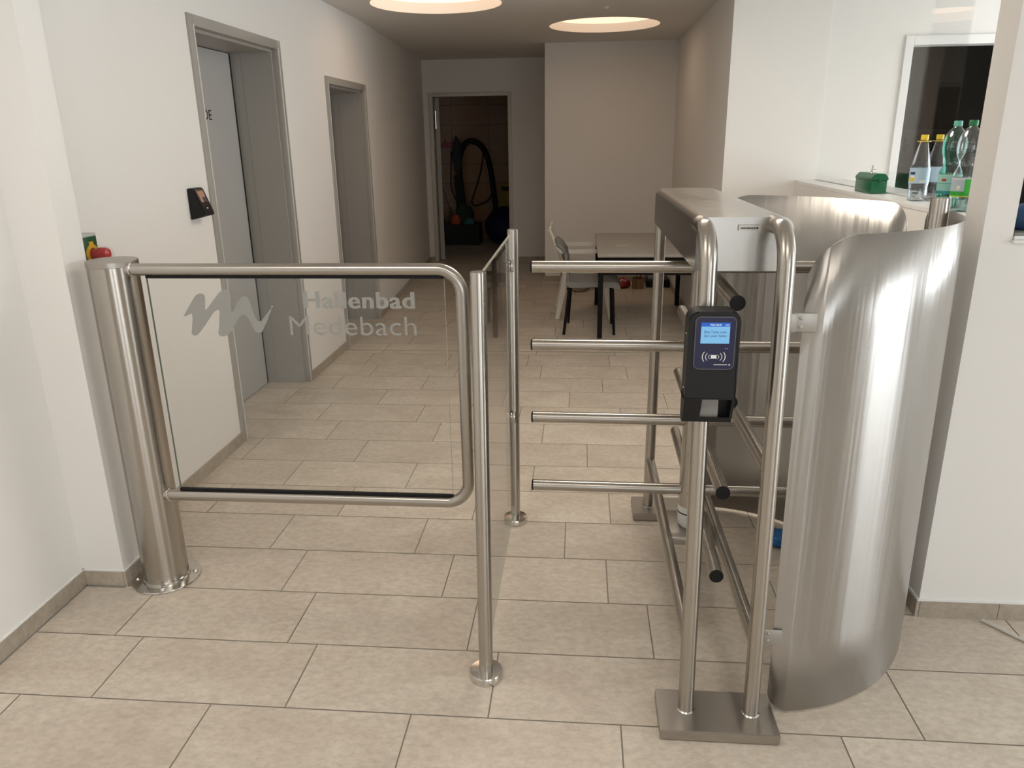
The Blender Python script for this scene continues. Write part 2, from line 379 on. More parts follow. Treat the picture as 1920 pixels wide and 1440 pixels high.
# outer walls (behind and right of the camera) with window openings
bm = BM()
box(bm, X0, 4.8, YA-.12, YA, 0, .12); box(bm, X0, 4.8, YA-.12, YA, 2.45, ZC); box(bm, X0, .2, YA-.12, YA, .12, 2.45); box(bm, 1.6, 2.2, YA-.12, YA, .12, 2.45); box(bm, 4.2, 4.8, YA-.12, YA, .12, 2.45)
struct('wall_back', bm, plaster)
bm = BM()
box(bm, 4.8, 4.92, YA, 5.82, 0, .12); box(bm, 4.8, 4.92, YA, 5.82, 2.45, ZC); box(bm, 4.8, 4.92, YA, -.4, .12, 2.45)
box(bm, 4.8, 4.92, 1.8, 2.7, .12, 2.45); box(bm, 4.8, 4.92, 5.5, 9, 0, ZC); box(bm, 4.8, 4.92, 2.7, 5.5, .12, .25)
struct('wall_outer_right', bm, plaster)
def window(name, pts, axis):
    bm = BM()
    for b in pts: box(bm, *b, .004, 1)
    struct(name, bm, white_frame)
window('window_1', [(.2, 1.6, -4.08, -4.0, .12, .19), (.2, 1.6, -4.08, -4.0, 2.38, 2.45), (2.2, 4.2, -4.08, -4.0, .12, .19), (2.2, 4.2, -4.08, -4.0, 2.38, 2.45)] + [(x-.035, x+.035, -4.08, -4.0, .19, 2.38) for x in (.235, 1.565, 2.235, 3.2, 4.165)], 'y')
window('window_2', [(4.8, 4.88, -.4, 1.8, .12, .19), (4.8, 4.88, -.4, 1.8, 2.38, 2.45)] + [(4.8, 4.88, y-.05, y+.05, .19, 2.38) for y in (-.365, .15, .75, 1.3, 1.765)], 'x')
window('window_3', [(4.8, 4.88, 2.7, 5.5, .25, .31), (4.8, 4.88, 2.7, 5.5, 2.39, 2.45)] + [(4.8, 4.88, y-.035, y+.035, .31, 2.39) for y in (2.735, 4.1, 5.465)], 'x')
# closet behind the far door and dark room behind the office opening
def wall_tile_mat():
    m = mat('brown_wall_tile', (.3, .18, .09), .35); b = m.node_tree.nodes['Principled BSDF']
    tc = N(m, 'ShaderNodeTexCoord'); sp_ = N(m, 'ShaderNodeSeparateXYZ'); cb = N(m, 'ShaderNodeCombineXYZ')
    L(m, tc.outputs['Object'], sp_.inputs[0]); ad = N(m, 'ShaderNodeMath', operation='ADD'); L(m, sp_.outputs[0], ad.inputs[0]); L(m, sp_.outputs[1], ad.inputs[1])
    L(m, ad.outputs[0], cb.inputs[0]); L(m, sp_.outputs[2], cb.inputs[1])
    bk = N(m, 'ShaderNodeTexBrick'); bk.offset = 0; bk.inputs['Scale'].default_value = 1; bk.inputs['Brick Width'].default_value = .6; bk.inputs['Row Height'].default_value = .3
    bk.inputs['Mortar Size'].default_value = .004; bk.inputs['Color1'].default_value = (.30, .145, .05, 1); bk.inputs['Color2'].default_value = (.26, .125, .043, 1); bk.inputs['Mortar'].default_value = (.09, .045, .02, 1)
    L(m, cb.outputs[0], bk.inputs['Vector']); L(m, bk.outputs[0], b.inputs['Base Color']); return m
btile = wall_tile_mat()
bm = BM(); box(bm, -2.6, -.5, 12.7, 12.8, 0, ZC); box(bm, -2.7, -2.6, YE+.12, 12.8, 0, ZC); box(bm, -.6, -.5, YE+.12, 12.7, 0, ZC)
struct('wall_closet', bm, btile)
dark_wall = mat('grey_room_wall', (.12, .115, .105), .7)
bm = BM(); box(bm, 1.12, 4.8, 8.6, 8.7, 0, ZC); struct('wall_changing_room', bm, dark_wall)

# skirting (baseboards)
def skirt(name, runs, h=.062, t=.011, step=.6):
    """runs: (x0,y0,x1,y1,nx,ny) front line and outward normal"""
    bm = BM(); tn = bm.loops.layers.color.new('tone')
    for x0, y0, x1, y1, nx, ny in runs:
        a = Vector((x0, y0, 0)); b = Vector((x1, y1, 0)); n = Vector((nx, ny, 0)); Ln = (b-a).length; dr = (b-a).normalized(); s = 0.0
        first = random.uniform(.25, .6)
        while s < Ln-1e-4:
            e = min(Ln, s+(first if s == 0 else step)); c = (random.random(), random.random(), random.random(), 1)
            p = [a+dr*(s+.001), a+dr*(e-.001)]
            vs = [bm.verts.new(q+off+Vector((0, 0, z))) for z in (0.0, h) for q in p for off in (Vector(), n*t)]
            for idx in ((0, 1, 3, 2), (4, 6, 7, 5), (1, 5, 7, 3), (0, 2, 6, 4), (0, 4, 5, 1), (2, 3, 7, 6)):
                q = bm.faces.new([vs[i] for i in idx])
                for l in q.loops: l[tn] = c
            s = e
    o = obj(name, bm, tile_skirt); tag(o, kind='structure'); return o
t_ = .011
skirt('baseboard_left', [(XL, YA, XL, 2.38, 1, 0), (XL, 2.50, XL, 3.80, 1, 0), (XL, 4.95, XL, 5.80, 1, 0), (XL, 6.87, -1.868, 6.9, 1, 0), (XL, 6.9, -2.045, 10.32, .9986, .052)])
skirt('baseboard_pilaster', [(-1.856, 2.38, -1.703, 2.38, 0, -1), (-1.703, 2.38-t_, -1.703, 2.50, 1, 0)])
skirt('baseboard_far', [(-2.03, YE, -1.975, YE, 0, -1), (-.9, YE, -.405, YE, 0, -1), (-.405, 8.815-t_, -.405, YE-.01, -1, 0), (-.405, 8.815, 1.0, 8.815, 0, -1)])
skirt('baseboard_right', [(1.0, 5.7, 1.0, 8.804, -1, 0), (1.0, 5.7, 1.5, 5.7, 0, -1), (1.5, 2.50, 1.5, 5.689, -1, 0)])
skirt('baseboard_front_right', [(1.18, 2.38, 4.8, 2.38, 0, -1), (1.18, 2.38-t_, 1.18, 2.50, -1, 0)])
# silicone lines and white top edging of skirting
bm = BM(); box(bm, XL, XL+.016, YA, 2.38, 0, .003); box(bm, XL, -1.70, 2.362, 2.37, 0, .003); struct('trim_4', bm, silicone)
bm = BM(); box(bm, XL, XL+.006, YA, 2.38, .062, .066); box(bm, XL, -1.703, 2.374, 2.38, .062, .066); box(bm, 1.18, 4.8, 2.372, 2.38, .062, .067); box(bm, 1.172, 1.18, 2.372, 2.5, .062, .067); box(bm, -1.703, -1.697, 2.374, 2.5, .062, .066)
struct('trim_5', bm, white_frame)

# ------------------------------------------------------------------ doors
def side_door(name, y0, y1, zt, xleaf, letters=False):
    t = thing(name, (XL, (y0+y1)/2, 0), kind='structure')
    bm = BM(); fw = .048
    # casing on the wall face (returns into the reveal)
    pr = .012
    for a, b, c, e in ((y0-fw, y0+.004, 0, zt+fw), (y1-.004, y1+fw, 0, zt+fw), (y0+.004, y1-.004, zt-.004, zt+fw)):
        box(bm, XL-.03, XL+pr, a, b, c, e, .003, 2)
    for a, b in ((y0, y0+.02), (y1-.02, y1)): box(bm, xleaf-.02, XL-.028, a, b, 0, zt)
    box(bm, xleaf-.02, XL-.028, y0+.02, y1-.02, zt-.02, zt)
    obj('door_frame', bm, grey_frame, t, True)
    bm = BM(); box(bm, xleaf-.045, xleaf, y0+.024, y1-.048, .006, zt-.024, .002); obj('door_leaf', bm, grey_leaf, t)
    bm = BM(); box(bm, xleaf-.03, xleaf-.004, y1-.049, y1-.019, 0, zt-.02); box(bm, xleaf-.046, xleaf-.03, y0+.02, y1-.02, 0, .006); obj('seal', bm, black_cap, t)
    # darker stripe painted in for the shadow line of the far jamb
    bm = BM(); box(bm, xleaf+.06, xleaf+.064, y1-.0215, y1-.0195, 0, zt-.02); obj('jamb_shade', bm, grey_metal, t)
    glint = mat('pale_highlight_strip', (.62, .61, .58), .35)  # pale strips painted in for the highlight along the casing edges
    for a in (y0-.006, y1-.001):
        bm = BM(); box(bm, XL-.03, XL+pr+.003, a, a+.008, 0, zt+.004, .001, 1); obj('frame_highlight', bm, glint, t)
    if letters:
        text_obj('lettering', 'DE', 4.43, xleaf+.0004, 1.722, .10, .055, black_cap, t, normal=lambda a, b, c: Vector((xleaf+.0003+c, a, b)), bold=.0)
    return t
side_door('door_1', 3.84, 4.905, 2.135, -2.15, True)
side_door('door_2', 5.845, 6.83, 2.0, -2.15)
bm = BM(); box(bm, -2.72, -2.21, 3.7, 7.1, 0, ZC); struct('wall_behind_doors', bm, plaster)
# far door: frame, open leaf with hinge
t = thing('door_3', (-1.44, YE, 0), kind='structure')
bm = BM()
for a, b, c, e in ((-1.975, -1.925, 0, 2.16), (-.95, -.90, 0, 2.16), (-1.925, -.95, 2.11, 2.16)): box(bm, a, b, YE-.015, YE+.13, c, e, .003)
obj('door_frame', bm, mat('light_grey_frame', (.62, .58, .52), .4), t, True)
bm = BM(); prism(bm, [(-1.915, YE+.09), (-1.855, YE+.09), (-2.12, YE+1.0), (-2.18, YE+1.0)], 'z', .008, 2.10, .002); lf = obj('door_leaf', bm, grey_leaf, t)
bm = BM(); tube(bm, [(-1.905, YE+.078, 1.72), (-1.905, YE+.078, 1.94)], .009, 12); box(bm, -1.905, -1.872, YE+.082, YE+.0895, 1.72, 1.94); obj('hinge', bm, steel_polish, lf)
# office opening frame
bm = BM()
for a, b, c, e in ((2.125, 2.18, 0, 2.2), (3.24, 3.295, 0, 2.2), (2.18, 3.24, 2.142, 2.2)): box(bm, a, b, 5.685, 5.83, c, e, .003)
struct('door_4', bm, white_frame)

# counter glass
gp = thing('counter_glass', (1.64, 4.7, SZ), 'tall clear glass pane standing on the white counter sill behind the green cash box', 'glass pane')
bm = BM(); box(bm, 1.636, 1.644, 3.70, 5.69, SZ+.004, 2.545); obj('glass_pane', bm, glass, gp)
bm = BM(); box(bm, 1.633, 1.647, 3.70, 5.69, SZ, SZ+.004); obj('seal', bm, mat('pale_seal', (.45, .45, .43), .4), gp)
bm = BM(); lathe(bm, [(0, 0), (.014, 0), (.014, .012), (0, .012)], (1.631, 3.75, 1.36), 20, (1, 0, 0)); obj('clamp', bm, black_cap, gp)
# ------------------------------------------------------------------ swing gate
PX, PY = -1.576, 2.445
gt = thing('swing_gate', (PX, PY, 0), 'steel swing gate with thick round hinge post and a glass leaf with frosted lettering', 'gate')
bm = BM(); lathe(bm, [(0, 0), (.122, 0), (.124, .004), (.122, .008), (.10, .011), (0, .011)], (PX, PY, 0), 64); fln = obj('flange', bm, steel_polish, gt, True)
for a in (200, 290, 20, 110):
    bx, by = PX+.104*math.cos(math.radians(a)), PY+.104*math.sin(math.radians(a))
    bm = BM(); lathe(bm, [(0, .017), (.006, .0165), (.010, .013), (.0115, .009), (0, .009)], (bx, by, 0), 20); obj('bolt', bm, steel_polish, fln, True)
bm = BM(); lathe(bm, [(0, .02), (.0805, .02), (.0805, 1.208), (0, 1.208)], (PX, PY, 0), 96); obj('post', bm, steel_v, gt, True)
bm = BM(); lathe(bm, [(0, .008), (.086, .008), (.086, .019), (.078, .021), (0, .021)], (PX, PY, 0), 96); obj('base_ring', bm, steel_polish, gt, True)
bm = BM(); lathe(bm, [(.079, 1.2065), (.0825, 1.2085), (.0825, 1.225), (.081, 1.227), (0, 1.227)], (PX, PY, 0), 96); obj('cap', bm, steel_plate, gt, True)
LY = 2.42; ZT, ZB, XR = 1.198, .368, -.382
pts = fillet([(PX+.05, LY, ZT), (XR, LY, ZT), (XR, LY, ZB), (PX+.05, LY, ZB)], .078, 14)
bm = BM(); tube(bm, pts, .0205, 32); obj('leaf_frame', bm, steel_h, gt, True)
for z in (ZT, ZB):
    bm = BM(); lathe(bm, [(.0205, 0), (.0245, .002), (.0245, .006), (.0205, .008)], (PX+.078, LY, z), 32, (1, 0, 0)); obj('weld_collar', bm, steel_polish, gt, True)
bm = BM(); box(bm, -1.447, -.438, LY-.004, LY+.004, ZB+.018, ZT-.018); gl = obj('glass_pane', bm, glass, gt)
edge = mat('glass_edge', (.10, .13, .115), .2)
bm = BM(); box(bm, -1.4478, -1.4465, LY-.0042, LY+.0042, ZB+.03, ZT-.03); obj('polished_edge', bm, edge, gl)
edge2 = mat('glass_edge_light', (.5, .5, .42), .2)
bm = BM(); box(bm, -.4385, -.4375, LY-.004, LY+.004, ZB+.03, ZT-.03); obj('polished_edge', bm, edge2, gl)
for z0, z1 in ((ZB+.0195, ZB+.029), (ZT-.029, ZT-.0195)):
    bm = BM(); box(bm, -1.448, -.437, LY-.0075, LY+.0075, z0, z1, .001, 1); obj('gasket', bm, black_cap, gt)
frost = mat('frosted_film', (.33, .325, .305), .55)
nt = frost.node_tree; b_ = nt.nodes['Principled BSDF']; o_ = [n for n in nt.nodes if n.type == 'OUTPUT_MATERIAL'][0]
mx_ = nt.nodes.new('ShaderNodeMixShader'); tr_ = nt.nodes.new('ShaderNodeBsdfTransparent'); mx_.inputs[0].default_value = .93
nt.links.new(tr_.outputs[0], mx_.inputs[1]); nt.links.new(b_.outputs[0], mx_.inputs[2]); nt.links.new(mx_.outputs[0], o_.inputs[0])
YG = LY-.0042
text_obj('lettering', 'Hallenbad', -.911, YG, 1.069, .371, .056, frost, gl, bold=.012, depth=.0003, spacing=1.10, fat=.0022)
text_obj('lettering', 'Medebach', -.968, YG, .978, .431, .064, frost, gl, bold=-.002, depth=.0003, spacing=1.03)
MO = [(-1.3347, 1.0408), (-1.3294, 1.0494), (-1.3046, 1.0839), (-1.2834, 1.1123), (-1.2678, 1.1194), (-1.2536, 1.1171), (-1.2508, 1.103), (-1.257, 1.0603), (-1.2477, 1.0675), (-1.2256, 1.0936), (-1.1971, 1.1243), (-1.1792, 1.1323), (-1.1651, 1.1304), (-1.1596, 1.1174), (-1.1637, 1.0797), (-1.1671, 1.0502), (-1.1575, 1.0607), (-1.1393, 1.0892), (-1.1252, 1.1057), (-1.1126, 1.1105), (-1.1012, 1.1058), (-1.0961, 1.0894), (-1.0918, 1.0658), (-1.0854, 1.0397), (-1.0777, 1.024), (-1.068, 1.0241), (-1.0573, 1.0327), (-1.043, 1.0518), (-1.0256, 1.0699), (-1.0252, 1.0651), (-1.0309, 1.0528), (-1.0434, 1.028), (-1.0559, 1.004), (-1.0676, 0.9871), (-1.0803, 0.9822), (-1.0916, 0.9893), (-1.0989, 1.0085), (-1.108, 1.0324), (-1.1162, 1.0443), (-1.1245, 1.0476), (-1.1386, 1.0394), (-1.1562, 1.0154), (-1.1716, 0.9912), (-1.183, 0.979), (-1.1987, 0.9716), (-1.2136, 0.97), (-1.2222, 0.9787), (-1.217, 0.9981), (-1.2102, 1.0366), (-1.206, 1.0605), (-1.2129, 1.0629), (-1.2261, 1.0557), (-1.2496, 1.0268), (-1.2734, 0.9977), (-1.2939, 0.9757), (-1.3067, 0.9722), (-1.3165, 0.979), (-1.3128, 0.9975), (-1.3059, 1.0265), (-1.3042, 1.0481), (-1.3098, 1.0495), (-1.3311, 1.0384)]
def chaikin(p, it=2):
    p = [Vector(q) for q in p]
    for _ in range(it):
        o_ = []
        for i in range(len(p)):
            a_, b_3 = p[i], p[(i+1) % len(p)]; o_ += [a_*.8+b_3*.2, a_*.2+b_3*.8]
        p = o_
    return p
from mathutils.geometry import tessellate_polygon
ol = chaikin(MO); bm = BM()
fv = [bm.verts.new((q.x, YG-.0004, q.y)) for q in ol]; bv = [bm.verts.new((q.x, YG, q.y)) for q in ol]
for tri in tessellate_polygon([[Vector((q.x, q.y, 0)) for q in ol]]):
    bm.faces.new([fv[i] for i in tri]); bm.faces.new([bv[i] for i in tri[::-1]])
for i in range(len(ol)): bm.faces.new((fv[i], fv[(i+1) % len(ol)], bv[(i+1) % len(ol)], bv[i]))
obj('emblem', bm, frost, gl)
bm = BM(); lathe(bm, [(0, 0), (.0042, 0), (.0042, .0003), (0, .0003)], (-1.022, YG-.0003, 1.074), 24, (0, 1, 0)); obj('emblem', bm, frost, gl)

# ------------------------------------------------------------------ glass barrier behind the gate
gb = thing('glass_barrier', (-.27, 2.47, 0), 'narrow clear glass barrier between two slim round steel posts in the middle', 'barrier')
def slim_post(x, y, h, tx=0):
    bm = BM(); tube(bm, [(x, y, .012), (x+tx, y, h-.004), (x+tx, y, h)], [.0215, .0215, .0205], 40); p = obj('post', bm, steel_v, gb, True)
    bm = BM(); lathe(bm, [(0, 0), (.052, 0), (.0525, .003), (.0525, .022), (.050, .0265), (.0225, .0285), (0, .0285)], (x, y, 0), 64); obj('floor_rosette', bm, steel_polish, p, True)
slim_post(-.275, 1.963, 1.268, .010); slim_post(-.268, 2.975, 1.262, .006)
bm = BM(); box(bm, -.274, -.266, 2.02, 2.93, .095, 1.245); gp2 = obj('glass_pane', bm, glass, gb)
bm = BM(); box(bm, -.2742, -.2658, 2.02, 2.93, 1.245, 1.2465); obj('polished_edge', bm, edge2, gp2)
bm = BM(); box(bm, -.2742, -.2658, 2.02, 2.93, .0935, .095); obj('polished_edge', bm, edge2, gp2)
for y, sg in ((1.963, 1), (2.975, -1)):
    for z in (.50, 1.125) if sg < 0 else (.36, 1.10):
        for s in (-1, 1):
            bm = BM(); prism(bm, rrect(y+sg*.0185 if sg > 0 else y-.062, y+.062 if sg > 0 else y-.0185, z-.022, z+.022, [.018, .002, .002, .018] if sg > 0 else [.002, .018, .018, .002], 6), 'x', -.27+s*.0055 if s > 0 else -.282, -.258 if s > 0 else -.2755, .002)
            obj('glass_clamp', bm, steel_polish, gb, True)

# ------------------------------------------------------------------ turnstile
TS = thing('turnstile', (.41, 2.47, 0), 'brushed steel full-frame turnstile with four rows of round barrier arms and a sloped top housing', 'turnstile')
HB = dict(y0=1.95, y1=3.07)
# base plates
def plate(x0, x1, y0, y1):
    bm = BM(); prism(bm, [(x0, y0), (x1, y0), (x1, y1), (x0, y1)], 'z', 0.002, .034, .0025); obj('base_plate', bm, steel_plate, TS, True)
plate(.238, .563, 1.735, 1.905); plate(.245, .57, 3.01, 3.18)
# frame legs: front pair bend back into the housing, rear pair bend forward
def leg(x0, x1, yb, ydir, ztop):
    yend = 1.975 if ydir > 0 else 3.05
    pts = fillet([(x0, yb, .034), (x1, yb, ztop-.0215), (x1, yend, ztop-.0215)], .085, 14)
    bm = BM(); tube(bm, pts, .0215, 36); l = obj('leg', bm, steel_v, TS, True)
    bm = BM(); lathe(bm, [(.0215, .034), (.0245, .034), (.0215, .0365)], (x0, yb, 0), 32); obj('weld_collar', bm, steel_polish, l, True)
leg(.318, .300, 1.826, 1, 1.408); leg(.499, .478, 1.822, 1, 1.408)
leg(.313, .316, 3.09, -1, 1.37); leg(.50, .50, 3.09, -1, 1.37)
# housing
HX0, HX1, HZ0, HZ1 = .288, .522, 1.272, 1.405
bm = BM(); prism(bm, rrect(HX0, HX1, HZ0, HZ1, [.03, .03, .003, .003], 8), 'y', 1.95, 3.07, 0); 
hs = obj('housing', bm, steel_box, TS, True, autos=50)
bm = BM(); prism(bm, rrect(.388, .440, 1.372, 1.387, .002, 3), 'y', 1.944, 1.9505, .001); npl = obj('nameplate', bm, steel_plate, hs, True)
bm = BM()
xx = .393
for i in range(17):
    wd = .0016; box(bm, xx, xx+wd, 1.9436, 1.9442, 1.3768, 1.3768+random.choice((.0035, .0045))); xx += .0022
box(bm, .431, .4355, 1.9436, 1.9442, 1.3768, 1.381)
obj('engraved_lettering', bm, black_metal, npl)
# rails
def rail(x, z, y0=1.84, y1=3.075):
    bm = BM(); tube(bm, [(x, y0, z), (x, y1, z)], .0195, 28); obj('rail', bm, steel_y, TS, True)
rail(.3155, .252); rail(.4965, .262); rail(.4875, .778)
bm = BM(); box(bm, .3155, .4965, 2.40, 2.61, .235, .262, .003); obj('bearing_plate', bm, steel_plate, TS, True)
# rotor column
RX, RY = .405, 2.50
bm = BM(); lathe(bm, [(0, .345), (.044, .345), (.044, 1.272), (0, 1.272)], (RX, RY, 0), 64); rc = obj('rotor_column', bm, steel_v, TS, True)
bm = BM(); lathe(bm, [(0, .262), (.034, .262), (.042, .272), (.045, .285), (.045, .335), (.0435, .346), (0, .346)], (RX, RY, 0), 64)
ring_m = mat('white_bearing_ring', (.62, .62, .60), .35, .0); obj('bearing_ring', bm, ring_m, rc, True)
bm = BM(); lathe(bm, [(.0452, .318), (.0456, .319), (.0456, .322), (.0452, .323)], (RX, RY, 0), 64); obj('ring_groove', bm, black_cap, rc, True)
AL, AR = .563, .0195
for z in (1.193, .927, .664, .402):
    for k, yawd in enumerate((0, 90, 180, 270)):
        a = math.radians(yawd-.7); dx, dy = math.cos(a), math.sin(a)
        p0 = Vector((RX+dx*.035, RY+dy*.035, z)); p1 = Vector((RX+dx*AL, RY+dy*AL, z))
        bm = BM(); tube(bm, [p0, p1], AR, 32); ao = obj('barrier_arm', bm, steel_h if k % 2 == 0 else steel_y, TS, True)
        bm = BM(); lathe(bm, [(AR-.0004, -.001), (AR+.0003, 0), (AR+.0003, .003), (AR-.003, .0055), (0, .006)], p1, 32, (dx, dy, 0)); obj('end_cap', bm, black_cap, ao, True)

# ------------------------------------------------------------------ curved shields
EC, EA, EB = (.535, 2.50), .592, .645
def shield(name, a0, a1, ztop, zbot, rt0, rb0, rt1, rb1, flange, label, tilt=1):
    """a0 -> a1 in degrees; near edge first"""
    path = [];
    def ep(a): return Vector((EC[0]+EA*math.cos(math.radians(a)), EC[1]+EB*math.sin(math.radians(a)), 0))
    start = ep(a0)
    path.append(flange)
    n = 120
    for i in range(n+1): path.append(ep(a0+(a1-a0)*i/n))
    cum = [0]
    for i in range(1, len(path)): cum.append(cum[-1]+(path[i]-path[i-1]).length)
    T = cum[-1]
    ss = set()
    R0, R1 = max(rt0, rb0), max(rt1, rb1)
    for i in range(25): ss.add(round(R0*(1-math.cos(math.pi/2*i/24)), 5)); ss.add(round(T-R1*(1-math.cos(math.pi/2*i/24)), 5))
    for c in cum: 
        if R0 < c < T-R1 or c == cum[1]: ss.add(round(c, 5))
    ss = sorted(ss)
    def at(s):
        for i in range(1, len(cum)):
            if s <= cum[i]+1e-9:
                t = (s-cum[i-1])/(cum[i]-cum[i-1]); return path[i-1].lerp(path[i], t)
        return path[-1]
    def cut(s, R): 
        return 0 if s >= R else R-math.sqrt(max(0, R*R-(R-s)**2))
    bm = BM(); cols = []
    for s in ss:
        p = at(s); zt = ztop-max(cut(s, rt0), cut(T-s, rt1)); zb = zbot+max(cut(s, rb0), cut(T-s, rb1))
        cols.append([bm.verts.new((p.x-.006-.010*(zb+(zt-zb)*j/6), p.y, zb+(zt-zb)*j/6)) for j in range(7)])
    for i in range(len(cols)-1):
        for j in range(6): bm.faces.new((cols[i][j], cols[i+1][j], cols[i+1][j+1], cols[i][j+1]))
    return bm
def sheet(name, bm, parent):
    o = obj(name, bm, steel_sheet, parent, True, autos=14)
    md = o.modifiers.new('thickness', 'SOLIDIFY'); md.thickness = .002; md.offset = 0; return o
s1 = thing('curved_shield', (.9, 2.05, 0), 'tall curved brushed steel shield sheet, the near one, its bright outer side facing the viewer', 'shield', 'curved steel shields of the turnstile')
sheet('sheet', shield('s', -83, 8, 1.372, .012, .125, .06, .05, .05, Vector((.560, 1.868, 0)), ''), s1)
s2 = thing('curved_shield', (.9, 2.95, 0), 'tall curved brushed steel shield sheet, the far one, showing its dark hollow inner side', 'shield', 'curved steel shields of the turnstile')
sheet('sheet', shield('s', 83, 16, 1.372, .012, .125, .06, .09, .05, Vector((.560, 3.132, 0)), ''), s2)
rough_al = mat('dull_aluminium', (.42, .40, .37), .4, .6)
def bracket(par, y, z, sgn):
    bm = BM()
    box(bm, .518, .574, y-.0045 if sgn < 0 else y+.001, y-.001 if sgn < 0 else y+.0045, z-.023, z+.023, .0015)
    box(bm, .492, .524, y-.012, y-.001, z-.023, z+.023, .002)
    br = obj('bracket', bm, rough_al, par, True)
    for dz in (-.011, .011):
        bm = BM(); lathe(bm, [(.0055, 0), (.005, .002), (.002, .0035), (0, .0037)], (.536, y-.0045, z+dz), 20, (0, -1, 0)); obj('rivet', bm, rough_al, br, True)
bracket(s1, 1.862, 1.162, -1); bracket(s1, 1.862, .262, -1)
bracket(s2, 3.138, 1.162, 1); bracket(s2, 3.138, .262, 1)
# post holding the two shields
sp2 = thing('shield_post', (1.085, 2.43, 0), 'round steel post standing between the two curved shields beside the white wall corner', 'post')
bm = BM(); tube(bm, [(1.085, 2.43, .02), (1.068, 2.43, 1.407), (1.068, 2.43, 1.41)], [.027, .027, .026], 40); obj('post', bm, steel_v, sp2, True)
bm = BM(); lathe(bm, [(0, 0), (.062, 0), (.0625, .004), (.06, .024), (.03, .029), (0, .029)], (1.085, 2.43, 0), 48); obj('floor_rosette', bm, steel_polish, sp2, True)

# ------------------------------------------------------------------ ticket reader on the front leg
TR = thing('ticket_reader', (.311, 1.75, .95), 'black ticket reader terminal with lit blue screen on the turnstile front leg', 'ticket reader')
def reader_body(bm, x0, x1, yf, yb, z0, zc, z1):
    """front plate with rounded top, chamfered lower hood with a cut-out"""
    cx = (x0+x1)/2
    prof = [(yb, z0+.004), (yb-.02, z0), (yf+.034, z0), (yf, zc), (yf, z1-.012), (yf+.012, z1), (yb, z1)]
    return prof
RXa, RXb, RF = .2525, .3660, 1.706
# side cheeks + back + front as a shell with notch
bm = BM()
out = rrect(RXa, RXb, 1.020, 1.224, [.022, .022, .001, .001], 7)
prism(bm, out, 'y', RF, 1.765, .003)
# hood: two cheeks, front lip left part and floor
zb, zc = .955, 1.021
def cheek(xa, xb): prism(bm, [(RF, zc), (1.765, zc), (1.765, zb), (RF+.030, zb)], 'x', xa, xb)
cheek(RXa, RXa+.006); cheek(RXb-.006, RXb)
prism(bm, [(RF, zc), (RF+.004, zc), (RF+.034, zb), (RF+.030, zb)], 'x', RXa+.006, RXa+.040)
prism(bm, [(RF+.024, zb+.013), (RF+.028, zb+.013), (RF+.034, zb), (RF+.030, zb)], 'x', RXa+.006, RXb-.006)
box(bm, RXa+.006, RXb-.006, RF+.032, 1.765, zb, zb+.004)
box(bm, RXa+.006, RXb-.006, 1.759, 1.765, zb, zc)
rb = obj('body', bm, black_pl, TR, True, autos=40)
paper = mat('grey_inner_panel', (.32, .31, .29), .4)
bm = BM(); box(bm, RXa+.036, RXb-.030, 1.744, 1.746, zb+.006, zc-.001); obj('scanner_window', bm, paper, rb)
bm = BM(); prism(bm, rrect(.2665, .3560, 1.0925, 1.2135, .012, 8), 'y', RF-.0035, RF+.001, .001)
bez = obj('bezel', bm, mat('bezel_grey', (.10, .10, .11), .35), TR, True)
bm = BM(); prism(bm, rrect(.2685, .3540, 1.0945, 1.2115, .0105, 8), 'y', RF-.0042, RF-.003)
fp = obj('front_panel', bm, mat('navy_panel', (.012, .014, .055), .18), TR, True)
scr = emis('screen_light_blue', (.27, .60, .93), .85); scr2 = emis('screen_blue_header', (.06, .20, .72), .75)
sx0, sx1, sz0, sz1 = .2795, .3420, 1.1530, 1.2005
bm = BM(); box(bm, sx0, sx1, RF-.0047, RF-.0040, sz0, sz1-.009); sc_ = obj('screen', bm, scr, TR)
bm = BM(); box(bm, sx0, sx1, RF-.0047, RF-.0040, sz1-.009, sz1); hd_ = obj('screen_header', bm, scr2, TR)
ink = mat('screen_ink', (.02, .06, .16), .5); wht = mat('printed_white', (.75, .75, .75), .4)
wht_e = emis('screen_white', (.9, .93, 1), .9)
text_obj('lettering', 'Bitte Ticket unter', sx0+.007, RF-.0048, 1.1765, .049, .0060, ink, sc_, depth=.0002)
text_obj('lettering', 'den Leser halten', sx0+.007, RF-.0048, 1.1680, .049, .0060, ink, sc_, depth=.0002)
text_obj('lettering', 'POC-HE-01', sx0+.0195, RF-.0048, 1.1935, .024, .0042, wht_e, hd_, depth=.0002, bold=.01)
text_obj('lettering', '10:27', sx0+.0525, RF-.0048, 1.1935, .0085, .0034, wht_e, hd_, depth=.0002)
cxm, czm = .3105, 1.1225
bm = BM(); box(bm, cxm-.0062, cxm+.0062, RF-.0046, RF-.0041, czm-.004, czm+.004)
for s in (-1, 1):
    for i, (R, hh) in enumerate(((.0115, .0052), (.0180, .0085), (.0250, .0112))):
        n = 12; xo = cxm+s*R; cur = []
        for j in range(n+1):
            tt = -1+2*j/n; cur.append((xo-s*.0042*tt*tt, czm+hh*tt))
        for j in range(n):
            (a, b), (c, e) = cur[j], cur[j+1]; wd = .00055+.00015*i
            q = [bm.verts.new((a-wd, RF-.0046, b)), bm.verts.new((a+wd, RF-.0046, b)), bm.verts.new((c+wd, RF-.0046, e)), bm.verts.new((c-wd, RF-.0046, e))]
            bm.faces.new(q)
obj('card_symbol', bm, wht, fp)
for x in (.3350, .3395):
    bm = BM(); lathe(bm, [(0, 0), (.0009, 0), (0, .0004)], (x, RF-.0042, 1.1415), 12, (0, -1, 0)); obj('indicator', bm, wht, fp)
bm = BM(); x_ = .3115
